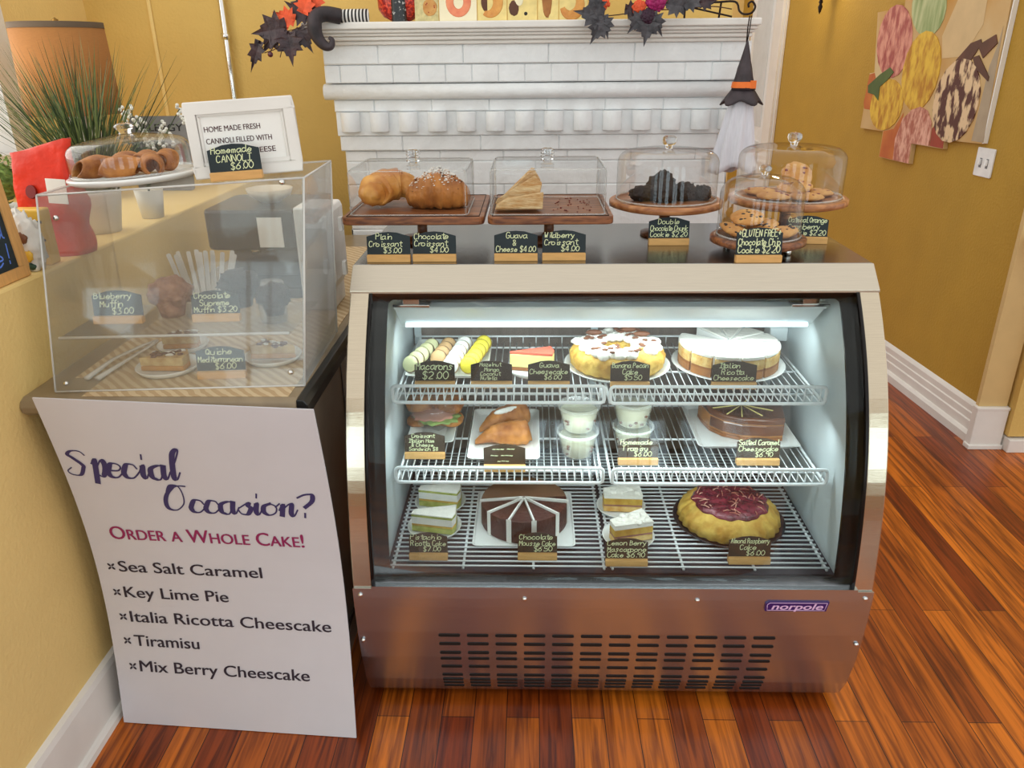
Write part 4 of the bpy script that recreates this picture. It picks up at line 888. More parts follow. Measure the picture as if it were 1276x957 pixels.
for k in range(5):
    a0, a1 = cuts[k]+1.2, cuts[k+1]-1.2; am = R((a0+a1)/2); poly = [(0.006*math.cos(am), 0.006*math.sin(am))]+[(r_*math.cos(R(a0+(a1-a0)*i/5)), r_*math.sin(R(a0+(a1-a0)*i/5))) for i in range(6)]
    MB().prism(poly, 'z', 0.0005, 0.064).build('slice', 'choc_cake', t, bevel=0.002)
for a in cuts[0:5]+[352]:
    MB().box((0.058, 0, 0.0345), (0.113, 0.004, 0.070), xf=Matrix.Rotation(R(a), 4, 'Z')).box((0.1135, 0, 0.034), (0.001, 0.013, 0.066), xf=Matrix.Rotation(R(a), 4, 'Z')).build('paper_divider', 'paper', t)
for x, y, rz, lb, lb2 in ((0.056, 0.325, 5, 'white plate under the back lemon berry slice', 'yellow sponge cake slice with berry crumb top, back plate'), (0.060, 0.185, 22, 'white plate under the front lemon berry slice', 'yellow sponge cake slice with white cream back, front plate')):
    round_plate(lb, (x, y, S0), 0.066)
    cake_slice('cake_slice', lb2, 'cake', (x, y, S0+0.0055), R(rz), [(-0.050, -0.020), (0.050, -0.034), (0.052, 0.030), (-0.048, 0.012)], [('sponge_base', 0.016, 'sponge'), ('berry_cream', 0.005, 'crumb_glaze'), ('sponge_middle', 0.018, 'cake_yellow'), ('cream', 0.008, 'white_cream'), ('topping', 0.012, 'frosting')], 'lemon berry cake slices')
round_plate('round black tray under the berry glazed cake', (0.330, 0.270, S0), 0.143, 'plate_black', h=0.010, name='tray')
t = thing('berry_cake', 'fluted yellow cake with dark red glazed berry top', 'cake', (0.330, 0.272, S0+0.0045))
MB().lathe([(0.112, 0), (0.126, 0.006), (0.120, 0.03), (0.098, 0.052), (0.085, 0.055), (0.0001, 0.048)], 144, wob=lambda a, z: 1+(0.05*abs(math.sin(a*14)) if z < 0.045 else 0.015*abs(math.sin(a*14)))).build('sponge', 'cake_yellow', t)
MB().lathe([(0.094, 0.050), (0.096, 0.055), (0.088, 0.061), (0.055, 0.063), (0.0001, 0.062)], 72, wob=lambda a, z: 1+0.03*math.sin(a*9)+0.02*math.sin(a*17)).build('berry_glaze', 'berry_glaze', t)
mb = MB()
for i in range(80):
    a = random.uniform(0, 6.3); q = 0.088*math.sqrt(random.random()); b_ = random.uniform(0, 6.3); l = random.uniform(0.006, 0.014)
    x, y = q*math.cos(a), q*math.sin(a); mb.tube([(x-l*math.cos(b_), y-l*math.sin(b_), 0.0635), (x, y, 0.066), (x+l*math.cos(b_), y+l*math.sin(b_), 0.0635)], 0.0013, 5, i % 2)
mb.build('almond_flakes', ['print_rose', 'berry_glaze'], t)
MURAL = {
    'outline': [(1.479,1.727),(1.216,1.738),(1.234,1.898),(0.411,1.843),(0.392,1.188),(0.668,1.178),(0.661,1.14),(0.925,1.136),(0.919,1.044),(1.219,1.042),(1.222,1.168),(1.47,1.165),(1.461,1.438),(1.412,1.443)],
    'pink': [(1.102,1.576),(1.107,1.527),(1.13,1.484),(1.168,1.452),(1.217,1.437),(1.272,1.439),(1.326,1.46),(1.372,1.498),(1.404,1.547),(1.416,1.602),(1.409,1.654),(1.382,1.697),(1.34,1.727),(1.289,1.738),(1.235,1.732),(1.185,1.709),(1.143,1.673),(1.114,1.627)],
    'green': [(0.861,1.714),(0.865,1.677),(0.884,1.646),(0.916,1.624),(0.959,1.614),(1.006,1.618),(1.053,1.637),(1.093,1.667),(1.121,1.706),(1.133,1.747),(1.127,1.786),(1.105,1.818),(1.069,1.839),(1.025,1.846),(0.978,1.839),(0.934,1.819),(0.897,1.789),(0.872,1.753)],
    'yellow': [(0.82,1.446),(0.83,1.394),(0.856,1.349),(0.896,1.316),(0.944,1.299),(0.995,1.302),(1.043,1.324),(1.082,1.363),(1.105,1.414),(1.11,1.471),(1.097,1.525),(1.067,1.57),(1.024,1.6),(0.976,1.612),(0.926,1.606),(0.882,1.583),(0.847,1.545),(0.826,1.498)],
    'yellow2': [(1.085,1.287),(1.098,1.251),(1.128,1.219),(1.17,1.196),(1.22,1.184),(1.272,1.186),(1.319,1.202),(1.356,1.229),(1.377,1.265),(1.379,1.305),(1.363,1.343),(1.329,1.375),(1.285,1.396),(1.234,1.405),(1.184,1.401),(1.14,1.384),(1.107,1.358),(1.088,1.324)],
    'orange': [(1.459,1.433),(1.407,1.441),(1.365,1.386),(1.397,1.262),(1.459,1.263),(1.475,1.293)],
    'orange2': [(1.212,1.169),(1.117,1.189),(1.049,1.268),(1.062,1.174),(1.064,1.045),(1.213,1.045)],
    'rose': [(1.068,1.045),(1.081,1.144),(1.044,1.241),(0.972,1.287),(0.907,1.304),(0.841,1.29),(0.789,1.241),(0.774,1.142),(0.93,1.138),(0.924,1.046)],
    'red': [(0.769,1.142),(0.78,1.216),(0.736,1.254),(0.669,1.182),(0.665,1.142)],
    'swirl': [(0.487,1.332),(0.499,1.281),(0.527,1.236),(0.568,1.203),(0.618,1.187),(0.672,1.189),(0.722,1.211),(0.762,1.249),(0.785,1.3),(0.789,1.357),(0.773,1.41),(0.741,1.455),(0.696,1.484),(0.645,1.496),(0.594,1.49),(0.548,1.467),(0.513,1.43),(0.492,1.383)],
    'leaf': [(1.451,1.379),(1.34,1.435),(1.25,1.469),(1.205,1.448),(1.258,1.408),(1.32,1.378),(1.316,1.311),(1.369,1.337),(1.439,1.344)],
    'stick1': [(0.696,1.503),(0.611,1.57),(0.547,1.584),(0.535,1.568),(0.587,1.504),(0.638,1.488)],
    'stick2': [(0.559,1.561),(0.454,1.599),(0.432,1.567),(0.507,1.512)],
    'stick3': [(0.577,1.515),(0.538,1.523),(0.441,1.444),(0.441,1.426),(0.54,1.473)],
    'shade': [(0.47,1.193),(0.455,1.482),(0.429,1.567),(0.421,1.628),(0.387,1.193)],
    'cream': [(0.841,1.602),(0.75,1.786),(0.565,1.772),(0.555,1.64),(0.65,1.519),(0.808,1.511)],
}

# ------------------------------------------------------------------ left counter, poster
CT = 0.884
t = thing('counter', 'dark service counter with tan top left of the case', 'counter', (-0.955, 0.70, 0))
ox, oy = -0.955, 0.70
pf = [(0.03-oy, CT-0.045), (-0.005-oy, CT-0.042), (-0.019-oy, CT-0.030), (-0.022-oy, CT-0.018), (-0.016-oy, CT-0.006), (-0.002-oy, CT), (1.60-oy, CT), (1.60-oy, CT-0.045)]
MB().prism(pf, 'x', -1.2555-ox, -0.672-ox, sm=False).build('worktop', 'counter_top', t, bevel=0.002)
MB().prism([(-0.672-ox, CT-0.046), (-0.655-ox, CT-0.046), (-0.648-ox, CT-0.034), (-0.648-ox, CT-0.012), (-0.656-ox, CT-0.001), (-0.672-ox, CT)], 'y', -0.018-oy, 1.60-oy).build('edge_bumper', 'counter_black', t, bevel=0.002)
bd = MB().box2((-1.235-ox, 0.10-oy, 0), (-0.690-ox, 1.58-oy, CT-0.046)).build('cabinet_body', 'counter_dark', t)
MB().box2((-0.6895-ox, 0.42-oy, 0.10), (-0.688-ox, 0.428-oy, 0.82)).box2((-0.6895-ox, 0.10-oy, 0.08), (-0.687-ox, 1.55-oy, 0.10)).build('panel_seam', 'machine_grey', bd)
pp = MB().box2((-1.13, -0.002, CT+0.0003), (-0.692, 1.385, CT+0.0013)).box2((-1.20, 0.10, CT+0.0003), (-1.13, 0.75, CT+0.0013))
tag(pp.build('counter_mat', 'wood_paper'), 'wood grain patterned paper sheet covering the left counter', 'counter mat')

PBL, PBR, PTL, PTR = Vector((-1.208, -0.028, 0.002)), Vector((-0.612, -0.068, 0.002)), Vector((-1.210, -0.036, 0.898)), Vector((-0.629, -0.042, 0.875))
PW, PH = 0.596, 0.887
def psurf(u, v, off=0.0):
    k = v/PH; a = PTL.lerp(PBL, k); b_ = PTR.lerp(PBR, k); q = a.lerp(b_, u/PW)
    return Vector((q.x, q.y+0.055*math.sin(math.pi*k)**1.0-off, q.z))
t = thing('poster', 'large white poster board reading Special Occasion leaning on the left counter', 'poster', (-0.91, -0.05, 0))
po = Vector((-0.91, -0.05, 0)); vs = []; fs = []; n = 30
for j in range(n+1):
    for i in range(9): vs.append(psurf(PW*i/8, PH*j/n)-po)
N1 = len(vs)
for j in range(n+1):
    for i in range(9): vs.append(psurf(PW*i/8, PH*j/n, 0.004)-po)
for j in range(n):
    for i in range(8):
        a = j*9+i; fs += [(a, a+9, a+10, a+1), (N1+a, N1+a+1, N1+a+10, N1+a+9)]
for j in range(n): fs += [(j*9, N1+j*9, N1+j*9+9, j*9+9), (j*9+8, j*9+17, N1+j*9+17, N1+j*9+8)]
for i in range(8): fs += [(i, i+1, N1+i+1, N1+i), (n*9+i, N1+n*9+i, N1+n*9+i+1, n*9+i+1)]
MB().add(vs, fs, 0, False).build('sheet', 'poster', t)
XP = lambda v: psurf(v[0], -v[1], 0.0052+v[2])-po
mb = MB(); hand(mb, 'S', 0.010, -0.197, 0.064, XP, 0.0095, 0.050, 'l', 0, 0.10, None, 0.70, True); hand(mb, 'pecial', 0.066, -0.199, 0.062, XP, 0.0130, 0.200, 'l', 0, 0.22, None, 0.70, True)
hand(mb, 'O', 0.205, -0.283, 0.066, XP, 0.0105, 0.060, 'l', 0, 0.10, None, 0.70, True); hand(mb, 'ccasion', 0.268, -0.287, 0.056, XP, 0.0122, 0.245, 'l', 0, 0.22, None, 0.70, True); hand(mb, '?', 0.514, -0.288, 0.062, XP, 0.0115, 0.040, 'l', 0, 0.15, None, 0.6, True)
mb.build('script_lettering', 'ink_violet', t)['label'] = 'violet script words Special Occasion'
mb = MB(); bfont(mb, 'Order a Whole Cake!', 0.052, lambda v: XP((v[0]+0.058, v[1]-0.374, v[2])), 0.0009, caps=0.78, width=0.458); mb.build('subtitle_lettering', 'ink_magenta', t)['label'] = 'magenta capitals Order a Whole Cake'
mb = MB(); bl = MB()
for i, (tx, x, y, w_) in enumerate((('Sea Salt Caramel', 0.056, 0.466, 0.347), ('Key Lime Pie', 0.055, 0.538, 0.256), ('Italia Ricotta Cheescake', 0.058, 0.606, 0.496), ('Tiramisu', 0.058, 0.672, 0.163), ('Mix Berry Cheescake', 0.062, 0.742, 0.428))):
    mb = MB(); bfont(mb, tx, 0.043, lambda v, x=x, y=y: XP((v[0]+x, v[1]-y, v[2])), 0.0007, width=w_); mb.build('list_line', 'ink_dark', t)
    for k in range(4):
        a = R(45+90*k); bx, by = x-0.018, -y+0.013; cx, cy2 = bx+0.0065*math.cos(a), by+0.0065*math.sin(a)
        bl.prism([(cx+0.0052*math.cos(a)*math.cos(g)-0.0026*math.sin(a)*math.sin(g), cy2+0.0052*math.sin(a)*math.cos(g)+0.0026*math.cos(a)*math.sin(g)) for g in [i2*math.pi/4 for i2 in range(8)]], 'z', 0, 0.0003, xf=XP)
bl.build('bullet_marks', 'ink_dark', t)

# ------------------------------------------------------------------ acrylic display box on the counter
BL, BR, TL, TRr = Vector((-1.196, 0.017, CT+0.003)), Vector((-0.672, 0.053, CT+0.003)), Vector((-1.203, 0.125, 1.280)), Vector((-0.655, 0.160, 1.308))
BD, TD = Vector((-0.012, 0.350, 0)), Vector((-0.012, 0.28, 0))
def slab(corners, th, name, m_, par, org):
    a, b_, c, d = corners; nn = (b_-a).cross(d-a).normalized()*th; vs = [p-org for p in corners]+[p+nn-org for p in corners]
    return MB().add(vs, [(0, 1, 2, 3), (7, 6, 5, 4), (0, 4, 5, 1), (1, 5, 6, 2), (2, 6, 7, 3), (3, 7, 4, 0)]).build(name, m_, par)
AO = Vector((-0.93, 0.19, CT)); t = thing('acrylic_display', 'scuffed clear acrylic bakery display box with slanted front on the counter', 'display box', AO)
fpn = slab((BL, BR, TRr, TL), -0.0035, 'front_panel', 'acrylic_scuffed', t, AO)
slab((BR, BR+BD, TRr+TD, TRr), -0.0035, 'side_panel', 'acrylic_side', t, AO); slab((BL, BL+BD, TL+TD, TL), 0.0035, 'side_panel', 'acrylic', t, AO)
slab((TL, TRr, TRr+TD, TL+TD), 0.0035, 'top_panel', 'acrylic_scuffed', t, AO)
slab((BL+BD, BR+BD, TRr+TD, TL+TD), 0.003, 'rear_door', 'acrylic', t, AO)
SZ = 0.993
def at_(f, z): k = (z-BL.z)/(TL.z-BL.z); a = BL.lerp(TL, k); b_ = BR.lerp(TRr, k); return a.lerp(b_, f)
s0, s1 = at_(0.02, SZ), at_(0.93, SZ); s0.z = s1.z = SZ; s0.y += 0.012; s1.y += 0.012
shf = slab((s0, s1, s1+Vector((0, 0.235, 0)), s0+Vector((0, 0.235, 0))), -0.004, 'shelf', 'acrylic_scuffed', t, AO)
MB().tube([s0-AO, s1-AO], 0.003, 6).build('shelf_edge', 'acrylic_edge', shf)
ed = MB()
for a, b_ in ((BL, TL), (BR, TRr), (TL, TRr), (BL, BR), (TL, TL+TD), (TRr, TRr+TD), (BR+BD, TRr+TD), (TL+TD, TRr+TD)): ed.tube([a-AO, b_-AO], 0.0022, 6)
ed.build('polished_edge', 'acrylic_edge', t)
for fx, z in ((0.07, 1.235), (0.92, 1.275), (0.05, 0.905), (0.945, 0.915)):
    p = at_(fx, z)-AO; MB().lathe([(0.0001, 0.006), (0.0035, 0.0055), (0.0058, 0.002), (0.0058, 0)], 12, xf=TR((p.x, p.y-0.004, p.z), rx=R(72))).build('screw', 'chrome', fpn)
for z in (1.16, 1.05): MB().box((TRr.x-AO.x+0.001, 0.43-AO.y, z-AO.z), (0.01, 0.02, 0.035)).build('hinge', 'acrylic_edge', t, bevel=0.002)
ZI = SZ+0.0008
def muffin(loc, m_, label, s_=1.0, tilt=(0, 0, 0)):
    t = thing('muffin', label, 'muffin', loc, 0, None, [R(a) for a in tilt])
    MB().lathe([(0.026*s_, 0), (0.036*s_, 0.042*s_), (0.0001, 0.042*s_)], 28, wob=lambda a, z: 1+0.03*math.sin(a*14)).build('base', m_, t)
    MB().blob((0, 0, 0.055*s_), (0.098*s_, 0.092*s_, 0.072*s_), 0.26, 3.6, len(label), 30, 18).build('domed_top', m_, t)
muffin((-1.008, 0.215, ZI), 'muffin', 'pale brown crumbly blueberry muffin on the acrylic shelf', 0.98)
muffin((-0.775, 0.225, ZI), 'choc', 'dark chocolate muffin right of the supreme muffin card', 0.78); muffin((-0.875, 0.290, ZI), 'choc', 'dark chocolate muffin half hidden behind the supreme muffin card', 0.95)
menu_card((-1.105, 0.158, ZI), ['Blueberry', 'Muffin', '$3.00'], 'black chalkboard card reading Blueberry Muffin on the acrylic shelf', G3, rz=R(3), w=0.108, h=0.07, tilt=10)
menu_card((-0.890, 0.172, ZI), ['Chocolate', 'Supreme', 'Muffin $3.20'], 'black chalkboard card reading Chocolate Supreme Muffin on the acrylic shelf', G3, rz=R(4), w=0.104, h=0.066)
ZF = CT+0.0016
GP = 'small white plates inside the acrylic box'
for i, (x, y, r_, lb, lb2, rz) in enumerate(((-1.010, 0.150, 0.070, 'small white plate in front of the other quiche plate', 'quiche slice with dark topping on the front plate', 12), (-1.035, 0.290, 0.060, 'small white plate behind the front quiche plate', 'quiche slice with dark topping on the back plate', 20), (-0.790, 0.215, 0.066, 'small white plate right of the quiche card', 'quiche slice partly hidden behind the quiche card', 160))):
    round_plate(lb, (x, y, ZF), r_, group=GP)
    t = cake_slice('quiche_slice', lb2, 'quiche', (x, y, ZF+0.0045), R(rz), [(-0.056, -0.012), (0.040, -0.034), (0.048, 0.0), (0.040, 0.030)] if i != 1 else [(-0.045, -0.010), (0.035, -0.028), (0.04, 0.0), (0.035, 0.026)], [('crust', 0.012, 'crust'), ('custard', 0.020, 'quiche')], 'quiche slices')
    mb = MB()
    for k in range(22): mb.blob((random.uniform(-0.03, 0.035), random.uniform(-0.018, 0.018), 0.034), (0.014, 0.008, 0.006), 0.3, 3, k, 8, 5, k % 3 == 0)
    mb.build('topping', ['pecan', 'white_cream'], t)['kind'] = 'stuff'
menu_card((-0.868, 0.100, ZF), ['Quiche', 'Mediterranean', '$6.00'], 'black chalkboard card reading Quiche Mediterranean on the counter inside acrylic box', G3, rz=R(5), w=0.104, h=0.068)
t = thing('tongs', 'clear plastic serving tongs lying at the left inside the acrylic box', 'tongs', (-1.13, 0.19, ZF))
for s_ in (-1, 1): MB().tube([(s_*0.012-0.02, -0.11, 0.006), (s_*0.018-0.01, 0.0, 0.009), (s_*0.010+0.008, 0.10, 0.008), (0.014, 0.135, 0.006)], [0.008, 0.005, 0.005, 0.006], 8, sq=0.6).build('arm', 'acrylic_edge', t)

# things on top of the acrylic box (the lid slopes up slightly to the right)
LID = math.atan2(TRr.z-TL.z, TRr.x-TL.x)
def lid(x, y, up=0.0):
    k = (x-TL.x)/(TRr.x-TL.x); return Vector((x, y, TL.z+(TRr.z-TL.z)*k+0.004+up))
c = lid(-1.058, 0.262); t = thing('cake_plate', 'white rimmed plate holding brown pastry shells on the acrylic box', 'cake plate', c, 0, None, (0, -LID, 0))
MB().lathe([(0.085, 0), (0.125, 0.002), (0.136, 0.010), (0.136, 0.014), (0.132, 0.016), (0.122, 0.010), (0.0001, 0.008)], 56).build('plate', 'plate', t)
d = thing('glass_dome', 'low glass dome over brown pastry shells on the acrylic box', 'glass dome', lid(-1.058, 0.262, 0.0165), 0, None, (0, -LID, 0))
pr = [(0.127, 0), (0.128, 0.004), (0.127, 0.04)]+[(0.097+0.030*math.cos(R(a)), 0.040+0.030*math.sin(R(a))) for a in range(10, 81, 10)]+[(0.06, 0.077), (0.02, 0.082), (0.0001, 0.083)]
MB().shell(pr, 56).build('dome', 'dome_glass', d); MB().tube([(0.1275*math.cos(2*math.pi*i/48), 0.1275*math.sin(2*math.pi*i/48), 0.0028) for i in range(48)], 0.0024, 6, closed=True).build('rim', 'clear_plastic', d)
MB().lathe([(0.014, 0.081), (0.012, 0.086), (0.020, 0.094), (0.021, 0.098), (0.013, 0.103), (0.0001, 0.104)], 14).build('knob', 'knob_glass', d)
for i, (x, y, z, rz, ry, lb) in enumerate(((-1.132, 0.235, 0, 62, 0, 'leftmost'), (-1.098, 0.300, 0, 85, 0, 'second from left'), (-1.058, 0.208, 0, 6, 0, 'front middle'), (-1.050, 0.300, 0, 88, 0, 'back middle'), (-1.002, 0.300, 0, 95, 0, 'second from right'), (-0.998, 0.222, 0, 118, 0, 'rightmost'))):
    p = lid(x, y, 0.0098+z); m_ = 16; n_ = 14; vs = []; fs = []
    for a in range(n_):
        f = a/(n_-1); xx = -0.038+0.076*f; r_ = 0.0195*(0.75+0.35*math.sin(math.pi*f))
        for k in range(m_):
            g = R(-60+300*k/(m_-1)); rr = r_*(1+0.10*noise.noise(Vector((xx*40, g, i)))+0.12*k/m_); vs.append((xx+0.010*math.sin(g), rr*math.cos(g), max(0.0006, 0.0245+rr*math.sin(g))))
    for a in range(n_-1):
        for k in range(m_-1): fs.append((a*m_+k, a*m_+k+1, (a+1)*m_+k+1, (a+1)*m_+k))
    o = MB().add(vs, fs, 0, True).build('pastry_shell', 'bake_brown', solid=0.004); tag(o, 'brown rolled pastry shell, %s under the low dome' % lb, 'pastry', 'rolled pastry shells under the low dome', loc=p, rz=R(rz))
p = lid(-0.778, 0.196, 0.003); t = thing('framed_sign', 'white picture frame with cannoli sign standing on the acrylic box', 'framed sign', p, 0, None, (R(-7), -LID, R(13)))
w_, h_ = 0.218, 0.152; mo = MB()
for (x0, x1, z0, z1) in ((-w_/2, w_/2, 0, 0.022), (-w_/2, w_/2, h_-0.022, h_), (-w_/2, -w_/2+0.022, 0.022, h_-0.022), (w_/2-0.022, w_/2, 0.022, h_-0.022)): mo.box2((x0, -0.009, z0), (x1, 0.008, z1))
for (x0, x1, z0, z1) in ((-w_/2+0.022, w_/2-0.022, 0.022, 0.029), (-w_/2+0.022, w_/2-0.022, h_-0.029, h_-0.022), (-w_/2+0.022, -w_/2+0.029, 0.029, h_-0.029), (w_/2-0.029, w_/2-0.022, 0.029, h_-0.029)): mo.box2((x0, -0.005, z0), (x1, 0.008, z1))
mo.build('moulding', 'white_trim', t, bevel=0.003, seg=3)
pr_ = MB().box2((-w_/2+0.024, -0.001, 0.024), (w_/2-0.024, 0.004, h_-0.024)).build('print', 'paper', t); mb = MB()
for i, ln in enumerate(('HOME MADE FRESH', 'CANNOLI FILLED WITH', 'RICOTTA CHEESE')):
    bfont(mb, ln, 0.0155, Matrix.Translation((-0.076, -0.0015, 0.092-0.0235*i)) @ Matrix.Rotation(R(90), 4, 'X'), 0.0002, width=(0.112, 0.132, 0.136)[i])
mb.build('lettering', 'ink_maroon', pr_)
q = lid(-0.792, 0.157, 0.0008); menu_card(q, ['Homemade', 'CANNOLI', '$6.00'], 'black chalkboard card reading Homemade Cannoli in front of the white frame', G3, w=0.104, h=0.068, rot=(0, -LID, R(8)))

# ------------------------------------------------------------------ things behind the acrylic box
t = thing('coffee_machine', 'black and grey coffee machine seen through the acrylic box', 'coffee machine', (-0.985, 0.86, CT+0.0016))
MB().prism(rrect(-0.14, -0.15, 0.14, 0.15, 0.03, 4), 'z', 0, 0.03).build('base', 'machine_black', t, bevel=0.004)
MB().prism(rrect(-0.13, 0.0, 0.13, 0.145, 0.025, 4), 'z', 0.03, 0.19).build('column', 'machine_grey', t); MB().prism(rrect(-0.14, -0.14, 0.14, 0.15, 0.035, 4), 'z', 0.14, 0.255).build('head', 'machine_black', t, bevel=0.008)
MB().box2((0.02, -0.1425, 0.15), (0.09, -0.1395, 0.235)).build('label_plate', 'paper', t); MB().lathe([(0.012, 0.115), (0.016, 0.14)], 14, (-0.02, -0.07, 0)).build('spout', 'chrome', t)
t = thing('bowl', 'beige shallow bowl resting on the coffee machine', 'bowl', (-0.965, 0.86, CT+0.258)); MB().lathe([(0.03, 0), (0.062, 0.022), (0.068, 0.040), (0.064, 0.040), (0.055, 0.022), (0.0001, 0.006)], 32).build('bowl', 'beige_bowl', t)
t = thing('glass_jar', 'small clear glass jar with lid behind the acrylic box', 'jar', (-0.875, 0.50, CT+0.0016))
MB().shell([(0.0001, 0.002), (0.034, 0.002), (0.037, 0.01), (0.037, 0.075), (0.031, 0.085), (0.031, 0.092)], 32).build('body', 'clear_plastic', t); MB().lathe([(0.034, 0.088), (0.035, 0.092), (0.035, 0.106), (0.03, 0.110), (0.0001, 0.110)], 28).build('lid', 'clear_plastic', t); MB().lathe([(0.033, 0.004), (0.035, 0.04), (0.0001, 0.042)], 24).build('contents', 'white_cream', t)
cu = (-1.075, 0.56, CT+0.0016); t = thing('utensil_tub', 'clear tub of white cutlery behind the acrylic box', 'tub', cu)
MB().shell([(0.0001, 0.002), (0.060, 0.002), (0.066, 0.070), (0.069, 0.072)], 32).build('tub', 'clear_plastic', t)
for i in range(12):
    a = -0.045+0.09*i/11; o = MB().prism(rrect(-0.006, 0, 0.006, 0.17, 0.004, 3), 'y', -0.001, 0.001).build('white_cutlery', 'white_plastic'); tag(o, 'white plastic cutlery handle standing in the clear tub', 'cutlery', 'white cutlery handles in the tub', loc=(cu[0]+a, cu[1]+0.02*math.sin(i*2.1), cu[2]+0.004)); o.rotation_euler = (R(-6+5*math.sin(i)), R(a*340), R(8*math.cos(i*3)))
t = thing('paper_dispenser', 'white plastic dispenser box right of the acrylic display', 'dispenser', (-0.765, 0.66, CT+0.0016))
MB().prism([(-0.055, 0), (0.032, 0), (0.032, 0.055), (0.046, 0.085), (0.046, 0.27), (0.040, 0.285), (-0.055, 0.285)], 'y', -0.07, 0.07).build('body', 'white_plastic', t, bevel=0.006, seg=3); MB().box2((-0.03, -0.0735, 0.12), (0.03, -0.0695, 0.23)).build('window', 'slate', t)

# ------------------------------------------------------------------ things on the low wall's ledge
LG = 1.1085
t = thing('coffee_bag', 'crumpled shiny red bag with dark round emblem on the low wall', 'bag', (-1.318, 0.36, LG)); vs = []; fs = []; nu, nv = 28, 16
for j in range(nv+1):
    f = j/nv; z = 0.245*f
    for i in range(nu):
        a = 2*math.pi*i/nu; ex = 0.5+0.5*f; x = 0.072*math.copysign(abs(math.cos(a))**0.7, math.cos(a))*(1+0.06*f); y = (0.048*(1-0.85*f**2.2)+0.004)*math.copysign(abs(math.sin(a))**0.8, math.sin(a)); k = noise.noise(Vector((x*30, y*30, z*22)))*0.012*(0.3+f)
        vs.append((x+k, y+k*0.8, z+((0.20*x+0.022*noise.noise(Vector((x*40, 1, 2))))*max(0, f-0.6)/0.4)))
for j in range(nv):
    for i in range(nu): k = (i+1) % nu; fs.append((j*nu+i, j*nu+k, (j+1)*nu+k, (j+1)*nu+i))
fs += [tuple(range(nu-1, -1, -1)), tuple(nv*nu+i for i in range(nu))]
MB().add(vs, fs, 0, True).build('bag', 'red_bag', t); MB().lathe([(0.0001, 0.0015), (0.012, 0.001), (0.0125, -0.004)], 24, sm=False, sy=1.25, xf=TR((-0.018, -0.044, 0.150), rx=R(76))).build('emblem', 'red_dark', t)
MB().box((0.047, -0.068, 0.158), (0.045, 0.0015, 0.055), xf=Matrix.Rotation(R(4), 4, 'Y')).build('price_tag', 'paper', t)
t = thing('snack_box', 'small yellow packet beside the chalkboard on the low wall', 'packet', (-1.305, 0.245, LG)); MB().box2((-0.035, -0.02, 0), (0.035, 0.02, 0.125)).build('packet', 'yellow_pack', t, bevel=0.004); MB().box2((-0.0352, -0.0205, 0.095), (0.0352, -0.0198, 0.101)).box2((-0.0352, -0.0205, 0.055), (0.0352, -0.0198, 0.060)).build('dark_band', 'ink_black', t)
t = thing('snack_bag', 'white crinkled snack bag with brown and yellow print beside red bag', 'bag', (-1.295, 0.185, LG)); MB().blob((0, 0, 0.06), (0.085, 0.05, 0.135), 0.30, 5, 3, 30, 22, flat=-0.06).build('bag', 'white_pack', t); MB().blob((0.008, -0.020, 0.075), (0.03, 0.014, 0.03), 0.2, 3, 2, 14, 10).build('brown_print', 'brown_patch', t); MB().blob((0.012, -0.019, 0.036), (0.03, 0.012, 0.028), 0.2, 3, 5, 14, 10).build('yellow_print', 'yellow_pack', t); MB().blob((0.012, -0.018, 0.012), (0.03, 0.012, 0.016), 0.2, 3, 6, 14, 8).build('green_print', 'dark_green', t)

t = thing('chalkboard_sign', 'wood framed chalkboard with blue and green writing on the low wall', 'chalkboard', (-1.276, -0.055, LG), 0, None, (0, R(-4), 0))
# local: width along y (-0.2..0.2), face towards +x
Wd, Ht = 0.20, 0.262; fr = MB()
for y0, y1, z0, z1 in ((-Wd, Wd, 0, 0.024), (-Wd, Wd, Ht-0.024, Ht), (-Wd, -Wd+0.026, 0.024, Ht-0.024), (Wd-0.026, Wd, 0.024, Ht-0.024)): fr.box2((-0.008, y0, z0), (0.008, y1, z1))
fr.build('frame', 'frame_wood', t, bevel=0.002); b_o = MB().box2((-0.004, -Wd+0.02, 0.018), (0.003, Wd-0.02, Ht-0.018)).build('slate_panel', 'chalkboard', t)
XC = Matrix.Translation((0.0036, 0, 0)) @ Matrix(((0, 0, 1, 0), (1, 0, 0, 0), (0, 1, 0, 0), (0, 0, 0, 1)))
mb = MB(); hand(mb, 'd', 0.130, 0.088, 0.040, XC, 0.0035); hand(mb, 're!', 0.085, 0.036, 0.042, XC, 0.0035); mb.build('blue_lettering', 'chalk_blue', b_o)
mb = MB(); hand(mb, 't', 0.135, 0.140, 0.040, XC, 0.005); mb.build('green_lettering', 'chalk_green', b_o)

t = thing('table_lamp', 'table lamp with brown drum shade and white base behind the grass', 'lamp', (-1.665, 1.15, LG))
MB().lathe([(0.06, 0), (0.085, 0.02), (0.105, 0.09), (0.10, 0.16), (0.06, 0.22), (0.03, 0.245), (0.03, 0.26), (0.0001, 0.26)], 36).build('base', 'ceramic', t); MB().tube([(0, 0, 0.255), (0, 0, 0.50)], 0.006, 10).build('stem', 'brass', t)
s_o = MB().shell([(0.142, 0.268), (0.134, 0.535), (0.131, 0.535), (0.139, 0.268), (0.142, 0.268)], 48).build('shade', 'lampshade', t); MB().shell([(0.1352, 0.52), (0.1346, 0.537), (0.130, 0.537), (0.130, 0.52)], 48).build('trim_band', 'shade_band', s_o)
for a in range(3): MB().tube([(0, 0, 0.505), (0.132*math.cos(a*2.094), 0.132*math.sin(a*2.094), 0.525)], 0.003, 6).build('spider_arm', 'brass', s_o)
MB().lathe([(0.005, 0.50), (0.012, 0.515), (0.008, 0.53), (0.010, 0.545), (0.0001, 0.552)], 14).build('finial', 'brass', t)

